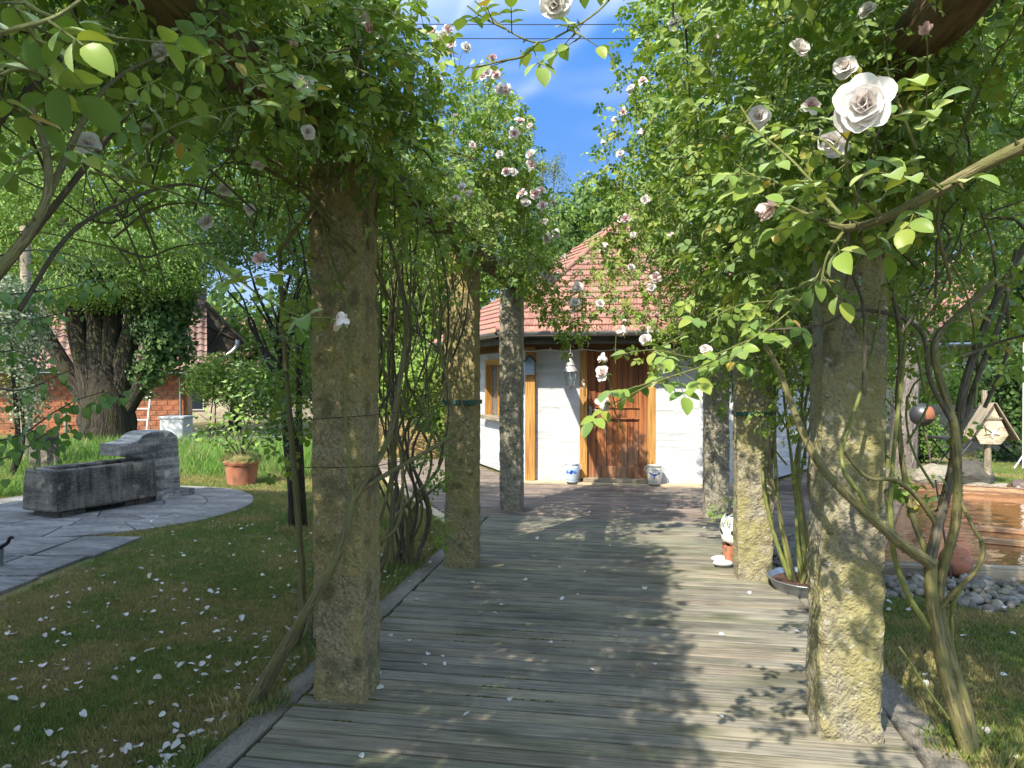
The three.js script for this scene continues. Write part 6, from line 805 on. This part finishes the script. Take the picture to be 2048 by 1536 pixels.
{ // dark hedge and shrubs behind the pond
  const t = thing('dark_hedge', 'dense dark evergreen hedge at the right edge', 'hedge', V(0, 0, 0)); const b = groundAt(2090, 13.5); limb(t, [b, b.clone().add(V(0, 1.6, 0))], 0.12, 0.05, M.treeBark, 'trunk'); crown(t, lb(13.5, [[2075, 820, 0.75, 0.9], [2060, 720, 0.8, 0.8], [2120, 640, 1.0, 1.0], [2045, 640, 0.5, 0.7]]), 2600, sprigs.small, 1.4, tone(C.dark), -0.4);
  const shrub = (name, label, zc, list, n, geos, size, cols, gap = -0.25) => { const t = thing(name, label, 'shrub', V(0, 0, 0), 0, 'garden shrubs'), b = groundAt(list[0][0], zc); for (let i = 0; i < 4; i++) limb(t, [b, b.clone().add(V(rr(-0.2, 0.2), 0.5, rr(-0.2, 0.2))), at(list[i % list.length][0], list[i % list.length][1], zc)], 0.03, 0.01, M.twigBark ?? M.treeBark, 'stem'); crown(t, lb(zc, list), n, geos, size, tone(cols), gap); };
  shrub('green_shrub', 'light green shrub in front of the grey wall and the pale house', 18, [[1880, 800, 1.0, 0.7], [1960, 790, 1.1, 0.6], [2010, 820, 0.8, 0.5], [1830, 830, 0.6, 0.6]], 1300, sprigs.small, 1.5, C.bright); shrub('green_shrub', 'round leafy shrub at the foot of the grey-barked tree', 13.5, [[1850, 880, 0.34, 0.36], [1835, 850, 0.25, 0.25]], 420, sprigs.small, 0.9, C.mid); shrub('ground_ivy', 'low dark ground cover along the grey wall', 14.6, [[1990, 920, 0.5, 0.16], [2040, 922, 0.4, 0.15]], 420, sprigs.ivy, 0.7, C.dark);
  shrub('flowering_shrub', 'pale flowering shrub round the tall wooden post', 12, [[20, 680, 0.55, 0.8], [45, 780, 0.4, 0.6], [10, 600, 0.5, 0.5]], 900, sprigs.small, 0.9, C.pale.concat([[0.55, 0.58, 0.4]]), -0.12);
  shrub('green_shrub', 'sunlit shrubs beyond the lawn between the pillars', 15.5, [[780, 800, 0.7, 0.6], [850, 760, 0.7, 0.8], [730, 740, 0.6, 0.7], [890, 830, 0.5, 0.6]], 1500, sprigs.small, 1.3, C.bright); shrub('green_shrub', 'green bushes in the sun beyond the terracotta tub', 24, [[430, 760, 1.0, 0.8], [520, 780, 1.2, 0.9], [600, 740, 1.2, 1.2]], 1300, sprigs.small, 1.7, C.mid.concat(C.bright));
  const hay = thing('hay_heap', 'yellow heap of dry hay seen between the rose canes', 'hay', V(0, 0, 0)); { const c = groundAt(770, 15), items = []; for (let i = 0; i < 2600; i++) { const v = rdir(); v.y = Math.abs(v.y); items.push([frame(V(c.x + v.x * 0.95, c.y + v.y * 0.72, c.z + v.z * 0.8), V(v.x, rr(-0.6, 0.5), v.z).add(rdir()), v, rr(0.7, 1.3)), lin(0.42 * rr(0.7, 1.2), 0.33 * rr(0.7, 1.2), 0.14)]); } const core = new THREE.SphereGeometry(1, 20, 12); mesh('heap_core', core.scale(0.92, 0.69, 0.77).translate(c.x, c.y, c.z), std({ color: lin(0.3, 0.23, 0.1), roughness: 1 }), hay); inst('straw', sprig(6, 0.2, 0.012, 0.06, LANCE), std({ color: lin(1, 1, 1), roughness: 0.9, side: THREE.DoubleSide }), items, hay); }
}
{ // katsura branches reaching in from the left, each leaf its own
  rnd = RNG(730); const t = thing('katsura_tree', 'tree with heart-shaped leaves reaching in over the trough', 'tree', V(0, 0, 0)); const b = cam2w(SX(-260, 5.6), 5.6, -0.05); limb(t, [b, at(-240, 800, 5.6), at(-220, 500, 5.6), at(-180, 200, 5.6)], 0.11, 0.05, M.treeBark, 'trunk'); let n = 0;
  const br = (list, cnt, L) => { const pts = canePath(list), c = new THREE.CatmullRomCurve3(pts, false, 'centripetal'); limb(t, pts, 0.012, 0.003, M.caneGrey, 'branch'); for (let i = 0; i < cnt && n < 300; i++, n++) { const u = rr(0.42, 1), p = c.getPointAt(Math.min(u, 0.99)), d = V(rr(-0.7, 0.7), rr(-0.8, 0.15), rr(-0.7, 0.7)).normalize(), q = p.clone().addScaledVector(d, rr(0.03, 0.16)); const m = mesh('leaf', pick(heartLeaf), pick(KT), t); m.applyMatrix4(frame(q, V(d.x * 0.5, -0.8 + rr(-0.2, 0.3), d.z * 0.5), V(rr(-0.4, 0.4), 0.8, 0.5).add(rdir().multiplyScalar(0.5)), L * rr(0.8, 1.2))); } };
  const KT = [leafTone(0.13, 0.27, 0.04), leafTone(0.16, 0.30, 0.042), leafTone(0.11, 0.235, 0.042), leafTone(0.19, 0.31, 0.04)];
  br([[-230, 560, 5.6], [-60, 590, 5.5], [100, 580, 5.4], [200, 560, 5.4], [250, 575, 5.4]], 62, 0.062); br([[-230, 620, 5.6], [-60, 650, 5.5], [60, 640, 5.4], [150, 620, 5.4]], 36, 0.055); br([[-230, 700, 5.6], [-60, 720, 5.4], [20, 700, 5.4], [90, 720, 5.4]], 26, 0.055); br([[-230, 780, 5.6], [-60, 880, 5.3], [40, 870, 5.2], [130, 810, 5.2], [200, 785, 5.2], [255, 790, 5.2]], 72, 0.066); br([[-230, 860, 5.6], [-80, 920, 5.3], [30, 910, 5.2], [110, 855, 5.2], [160, 850, 5.2]], 50, 0.06); br([[-230, 500, 5.7], [-60, 520, 5.6], [80, 500, 5.6], [180, 520, 5.6]], 34, 0.055); br([[-60, 760, 5.4], [40, 780, 5.3], [140, 740, 5.3]], 20, 0.055);
}
{ // shrub in the terracotta tub
  rnd = RNG(740); const t = thing('tub_shrub', 'lime-leaved shrub growing in the terracotta tub', 'shrub', V(0, 0, 0)), LT = [leafTone(0.20, 0.33, 0.03), leafTone(0.27, 0.38, 0.035), leafTone(0.14, 0.27, 0.03)]; let n = 0;
  for (const [px, py] of [[400, 830], [430, 770], [480, 700], [520, 740], [555, 800], [450, 840], [500, 820], [540, 870], [380, 860]]) { const e = at(px, py, 10.9 + rr(-0.3, 0.3)), pts = sagLine(TUB.clone().add(V(rr(-0.05, 0.05), 0.34, rr(-0.05, 0.05))), e, 3, V(0, 0.1, 0), 0.05); limb(t, pts, 0.012, 0.004, M.caneGrey, 'stem'); const c = new THREE.CatmullRomCurve3(pts); for (let i = 0; i < 32 && n < 290; i++, n++) { const p = c.getPointAt(rr(0.35, 1)).add(V(rr(-0.16, 0.16), rr(-0.12, 0.12), rr(-0.16, 0.16))); const m = mesh('leaf', pick(heartLeaf), pick(LT), t); m.applyMatrix4(frame(p, V(rr(-1, 1), rr(-0.8, 0.2), rr(-1, 1)), V(rr(-0.4, 0.4), 1, rr(-0.2, 0.6)), rr(0.055, 0.09))); } }
  const items = []; for (let i = 0; i < 500; i++) { const a = rr(0, 6.28), r = rr(0.1, 0.3); items.push([frame(V(TUB.x + Math.cos(a) * r, TUB.y + 0.36 - Math.max(0, r - 0.22) * 0.5, TUB.z + Math.sin(a) * r), V(Math.cos(a), rr(-1.2, 0.6), Math.sin(a)), V(0, 1, 0), rr(0.6, 1.2)), lin(0.36 * rr(0.7, 1.1), 0.33 * rr(0.7, 1.1), 0.10)]); } inst('drooping_grass', sprig(3, 0.2, 0.008, 0.03, LANCE), M.grass, items, t);
}
{ // slim apple tree left of the nearest pillar
  rnd = RNG(750); const b = gd(592, 1062, -0.06), t = thing('apple_tree', 'slim young tree with mossy trunk on the shaded lawn', 'tree', V(0, 0, 0)), P = (px, py, dz = 0) => at(px, py, 7.6 + dz); limb(t, [b.clone().add(V(0, -0.12, 0)), b.clone().add(V(0, 0.04, 0)), P(590, 980), P(580, 900), P(572, 820), P(560, 720)], 0.095, 0.05, M.treeBark, 'trunk'); limb(t, [b.clone().add(V(0.09, -0.12, 0)), P(600, 950), P(598, 800), P(604, 640)], 0.05, 0.03, M.treeBark, 'trunk');
  const ends = [[500, 590], [460, 560], [540, 600], [520, 660], [610, 560], [470, 480], [560, 520], [430, 520], [640, 480], [580, 440]]; for (const [px, py] of ends) limb(t, sagLine(P(565 + rr(-10, 10), 740 + rr(-40, 40)), P(px, py, rr(-0.5, 0.5)), 4, V(0, 0.05, 0), 0.06), 0.025, 0.006, M.treeBark, 'branch');
  crown(t, [[P(520, 460), 0.6, 0.4, 0.6], [P(600, 470), 0.5, 0.5, 0.6], [P(450, 500), 0.4, 0.25, 0.4], [P(560, 380), 0.7, 0.4, 0.7], [P(450, 420), 0.7, 0.35, 0.7], [P(550, 800, -0.4), 0.18, 0.5, 0.25], [P(600, 700), 0.2, 0.5, 0.3]], 850, sprigs.small, 0.75, tone(C.mid), -0.2, M.leaf, 2.5); crown(t, [[P(530, 620), 0.5, 0.35, 0.5]], 50, sprigs.small, 0.6, tone(C.mid), -0.1, M.leaf, 3);
}
{ // foliage of the pot figure
  rnd = RNG(760); const q = gd(1462, 1136, 0), t = thing('figurine_plant', 'small bright leafy plant growing above the clay figure', 'plant', V(0, 0, 0)), items = [[], []]; limb(t, [V(q.x + 0.05, 0.38, q.z - 0.12), V(q.x + 0.02, 0.5, q.z - 0.12)], 0.008, 0.004, M.caneGreen, 'stem'); for (let i = 0; i < 60; i++) { const v = rdir(); items[i & 1].push([frame(V(q.x - 0.02 + v.x * 0.11, 0.46 + v.y * 0.12, q.z - 0.12 + v.z * 0.1), V(v.x, -0.3, v.z), V(0, 1, 0.4), rr(0.35, 0.6)), lin(0.2, 0.33, 0.04)]); } items.forEach((it, i) => inst('foliage', compound[i], M.leaf, it, t));
}
{ // tree and far woods that close the view
  rnd = RNG(770); const t = new THREE.Group(); t.name = 'far_woods'; tag(t, 'distant belt of green trees closing the horizon', 'woods', null, 'stuff'); scene.add(t); const items = [[], []];
  for (let i = 0; i < 5200; i++) { const a = rr(-1.05, 0.95), d = rr(46, 60), h = 6.5 + 3 * fbm3(a * 6, 1, 1, 3) - (a > -0.25 && a < 0.35 ? 3.5 : 0), y = rr(-2, Math.max(1, h)); items[i & 1].push([frame(V(Math.sin(a) * d, y, -Math.cos(a) * d), rdir(), V(rr(-0.4, 0.4), 0.7, 0.6), rr(4, 7)), tone(C.mid.concat(C.dark))()]); } items.forEach((it, i) => inst('tree_mass', sprigs.broad[i], M.leafMatte, it, t));
}
// ---- grass
{
  rnd = RNG(800); const tuft = (n, h, w, sp) => { const gs = []; for (let i = 0; i < n; i++) { const a = rr(0, 6.28), r = sp * Math.sqrt(rnd()), d = V(Math.cos(a) * rr(0.1, 0.7), 1, Math.sin(a) * rr(0.1, 0.7)), g = blade([[0, 0.7], [0.55, 1], [1, 0]], h * rr(0.5, 1.15), w, 0.2, rr(0, 0.5)); g.applyMatrix4(frame(V(Math.cos(a) * r, 0, Math.sin(a) * r), d, V(rr(-1, 1), 0.3, rr(-1, 1)), 1)); gs.push(g); } return merge(gs); };
  const short = [0, 1, 2].map(() => tuft(7, 0.028, 0.0035, 0.02)), tall = [0, 1].map(() => tuft(9, 0.42, 0.009, 0.07));
  const paved = (r, f) => { const w = V(r, 0, -f); if (Math.hypot(r - TC.x, -f - TC.z) < 1.77) return true; const xc = r * CA + f * SA, zc = -r * SA + f * CA; return xc < -3.74 && zc < 7.45; };
  const items = [[], [], []]; let i = 0; const col = (r, f) => { const p = fbm3(r * 2.6, f * 2.6, 4, 4) + rr(-0.3, 0.3), k = rr(0.75, 1.25); return p > 0.12 ? lin(0.15 * k, 0.225 * k, 0.035 * k) : p > -0.14 ? lin(0.24 * k, 0.25 * k, 0.05 * k) : lin(0.36 * k, 0.30 * k, 0.11 * k); };
  const put = (r, f, s) => { items[i++ % 3].push([new THREE.Matrix4().compose(V(r, gy(r, f) + 0.0, -f), new THREE.Quaternion().setFromAxisAngle(V(0, 1, 0), rr(0, 6.28)), V(s, s * rr(0.7, 1.3), s)), col(r, f)]); };
  for (let k = 0; k < 150000; k++) { const f = 1.6 + 10.5 * Math.pow(rnd(), 1.5), r = -1.82 - rr(0, 1) * (1.2 + f * 0.85); if (r > edgeL(Math.max(7.35, f)) - 0.12 && f > 7.3) continue; if (paved(r, f) || fbm3(r * 4, f * 4, 9, 2) < -0.52) continue; put(r, f, rr(0.7, 1.25) * (f > 7 ? 1.35 : 1)); }
  for (let k = 0; k < 30000; k++) { const f = 2.2 + 3.7 * rnd(), r = rr(1.45, 4.4); if (f > 5.65 + 0.2 * noise3(r * 2, f * 2, 3)) continue; put(r, f, rr(0.8, 1.35)); }
  for (let k = 0; k < 26000; k++) { const f = rr(10.4, 15), r = rr(3.4, 9); if (f < 11.4 - (r - 3.7) * 0.36) continue; put(r, f, rr(1.4, 2.2)); }
  for (let k = 0; k < 2600; k++) { const f = rr(1.8, 7.2), r = -1.825 - 0.07 * rnd() * rnd(); put(r, f, rr(1.2, 2.3)); } for (let k = 0; k < 1300; k++) { const f = rr(2.2, 5.4), r = 1.43 + 0.08 * rnd() * rnd(); put(r, f, rr(1.2, 2.4)); } for (const [px, py, n, sp] of [[592, 1062, 160, 0.16], [800, 1138, 200, 0.2], [498, 1418, 160, 0.14], [1950, 1510, 200, 0.16]]) { const c = gd(px, py, -0.04); for (let k = 0; k < n; k++) { const a = rr(0, 6.28), q = sp * Math.sqrt(rnd()); put(c.x + Math.cos(a) * q, -c.z + Math.sin(a) * q, rr(1.4, 3)); } }
  const g = new THREE.Group(); g.name = 'mown_grass'; tag(g, 'short mown grass with dry patches on the lawn', 'grass', null, 'stuff'); scene.add(g); items.forEach((it, k) => inst('grass_blades', short[k], M.grass, it, g));
  const ti = [[], []]; for (let k = 0; k < 9000; k++) { const zc = rr(11.6, 16.5), px = rr(-60, 940); if (px > 250 && px < 420 && zc < 11) continue; const w = cam2w(SX(px, zc), zc), r = w.x, f = -w.z; if (r > edgeL(f) - 0.25 || Math.hypot(r - TC.x, w.z - TC.z) < 1.9) continue; const s = rr(0.6, 1.2) * smooth(zc, 11.2, 13), kk = rr(0.7, 1.2); ti[k & 1].push([new THREE.Matrix4().compose(V(r, gy(r, f), -f), new THREE.Quaternion().setFromAxisAngle(V(0, 1, 0), rr(0, 6.28)), V(s, s, s)), rnd() < 0.15 ? lin(0.42 * kk, 0.40 * kk, 0.15 * kk) : lin(0.15 * kk, 0.31 * kk, 0.03 * kk)]); }
  for (let k = 0; k < 900; k++) { const xc = rr(-7.2, -5.4), zc = rr(8.6, 11.6), w = cam2w(xc, zc); if (Math.hypot(w.x - TC.x, w.z - TC.z) < 1.85) continue; const s = rr(0.5, 0.9), kk = rr(0.7, 1.2); ti[k & 1].push([new THREE.Matrix4().compose(V(w.x, -0.04, w.z), new THREE.Quaternion().setFromAxisAngle(V(0, 1, 0), rr(0, 6.28)), V(s, s, s)), lin(0.15 * kk, 0.29 * kk, 0.03 * kk)]); }
  const tg = new THREE.Group(); tg.name = 'long_grass'; tag(tg, 'long bright uncut grass behind the trough and tub', 'grass', null, 'stuff'); scene.add(tg); ti.forEach((it, k) => inst('grass_blades', tall[k], M.grass, it, tg));
  // moss cushions in the plank joints near the kerb and at the pillar feet
  const ms = []; for (let k = 0; k < 2600; k++) { const j = Math.floor(rr(20, 44)), f = -0.6 + 0.1205 * (j + 0.5), r = -1.64 + 1.3 * Math.pow(rnd(), 2.4); if (fbm3(r * 3, f * 3, 1, 2) < 0.0) continue; const s = rr(0.003, 0.007); ms.push([new THREE.Matrix4().compose(V(r, -0.004 + s * 0.2, -f + rr(-0.004, 0.004)), new THREE.Quaternion(), V(s * 1.6, s, s)), lin(0.085 * rr(0.7, 1.2), 0.10 * rr(0.7, 1.2), 0.016)]); }
  const mo = inst('moss', stoneGeos[1], std({ roughness: 1 }), ms, scene); tag(mo, 'green moss growing in the joints of the walkway planks', 'moss');
}
// ---- fallen petals
{
  rnd = RNG(850); const pg = [0, 1, 2, 3].map((k) => { const g = petalGeo(1, 0.95, 0.25 + 0.2 * k, 0.5 - 0.25 * k, 3); g.translate(0, -0.5, 0).rotateX(-Math.PI / 2); return g; }); let n = 0, nl = 0; const rest = [[], [], [], []];
  const drop = (r, f, y, label, group, s) => { const m = mesh('fallen_petal', pg[n++ % 4], rnd() < 0.7 ? M.petalFallen[0] : pick(M.petalFallen), scene); m.position.set(r, y, -f); m.rotation.set(rr(-0.35, 0.35), rr(0, 6.28), rr(-0.35, 0.35)); m.scale.set(s * rr(0.7, 1.2), s * rr(0.6, 1.1), s); tag(m, label, 'petal', group); };
  const lawnSpot = () => { for (;;) { const f = 2.45 + 5.3 * Math.pow(rnd(), 1.8), r = -1.86 - (0.5 + f * 0.55) * Math.pow(rnd(), 1.5); const xc = r * CA + f * SA, zc = -r * SA + f * CA; if (xc < -3.6 && zc < 7.6) continue; return [r, f]; } };
  for (let i = 0; i < 205; i++) { const [r, f] = lawnSpot(); drop(r, f, -0.012, 'white rose petal fallen on the shaded lawn', 'petals fallen on the shaded lawn', rr(0.026, 0.045)); }
  for (let i = 0; i < 420; i++) { let [r, f] = lawnSpot(); if (i < 130) { r = -1.83 - Math.abs(rr(0, 0.18) * rnd()); f = rr(2.2, 6.6); } const s = rr(0.016, 0.032); rest[i & 3].push([new THREE.Matrix4().compose(V(r, -0.016, -f), new THREE.Quaternion().setFromEuler(new THREE.Euler(rr(-0.5, 0.5), rr(0, 6.28), rr(-0.5, 0.5))), V(s, s, s)), lin(1, rr(0.9, 1), rr(0.82, 1))]); }
  for (const [px, py] of [[817, 1283], [963, 1228], [990, 1230], [755, 1347], [855, 1310], [890, 1330], [933, 1435], [722, 1514], [1182, 1342], [1232, 1275], [1160, 1072], [1050, 1160], [1155, 1190], [1220, 1093], [1240, 1088], [1445, 1270], [1445, 1435], [1170, 1145], [1068, 1115], [1340, 1045], [860, 1125], [1005, 1212], [1125, 1200], [945, 1165], [830, 1200], [780, 1275], [1290, 1180], [1410, 1055], [1500, 1187], [1596, 1266], [820, 1165], [848, 1330], [884, 1315], [760, 1380], [1100, 1290], [1020, 1400], [1310, 1330], [1180, 1025], [1075, 1078], [1120, 1135]]) { const p = gd(px, py, 0.006); drop(p.x, -p.z, 0.0075, 'pale rose petal lying on the walkway planks', 'petals on the walkway planks', rr(0.026, 0.04)); }
  for (let i = 0; i < 52; i++) { const f = rr(2.9, 5.6), r = rr(1.45, 2.9); drop(r, f, -0.012, 'pale rose petal on the dappled grass by the pond', 'petals on the grass by the pond', rr(0.026, 0.042)); }
  for (let i = 0; i < 90; i++) { const s = rr(0.012, 0.022), r = 1.44 + rr(0, 0.12), f = rr(2.6, 3.7); rest[i & 3].push([new THREE.Matrix4().compose(V(r, -0.018, -f), new THREE.Quaternion().setFromEuler(new THREE.Euler(rr(-0.5, 0.5), rr(0, 6.28), rr(-0.5, 0.5))), V(s, s, s)), lin(1, rr(0.75, 1), rr(0.75, 1))]); }
  const g = new THREE.Group(); g.name = 'petal_litter'; tag(g, 'drift of small petals along the kerbs and lawn', 'petals', null, 'stuff'); scene.add(g); rest.forEach((it, k) => inst('small_petals', pg[k], petalTone(0.74, 0.68, 0.64), it, g));
}
renderer.render(scene, camera);
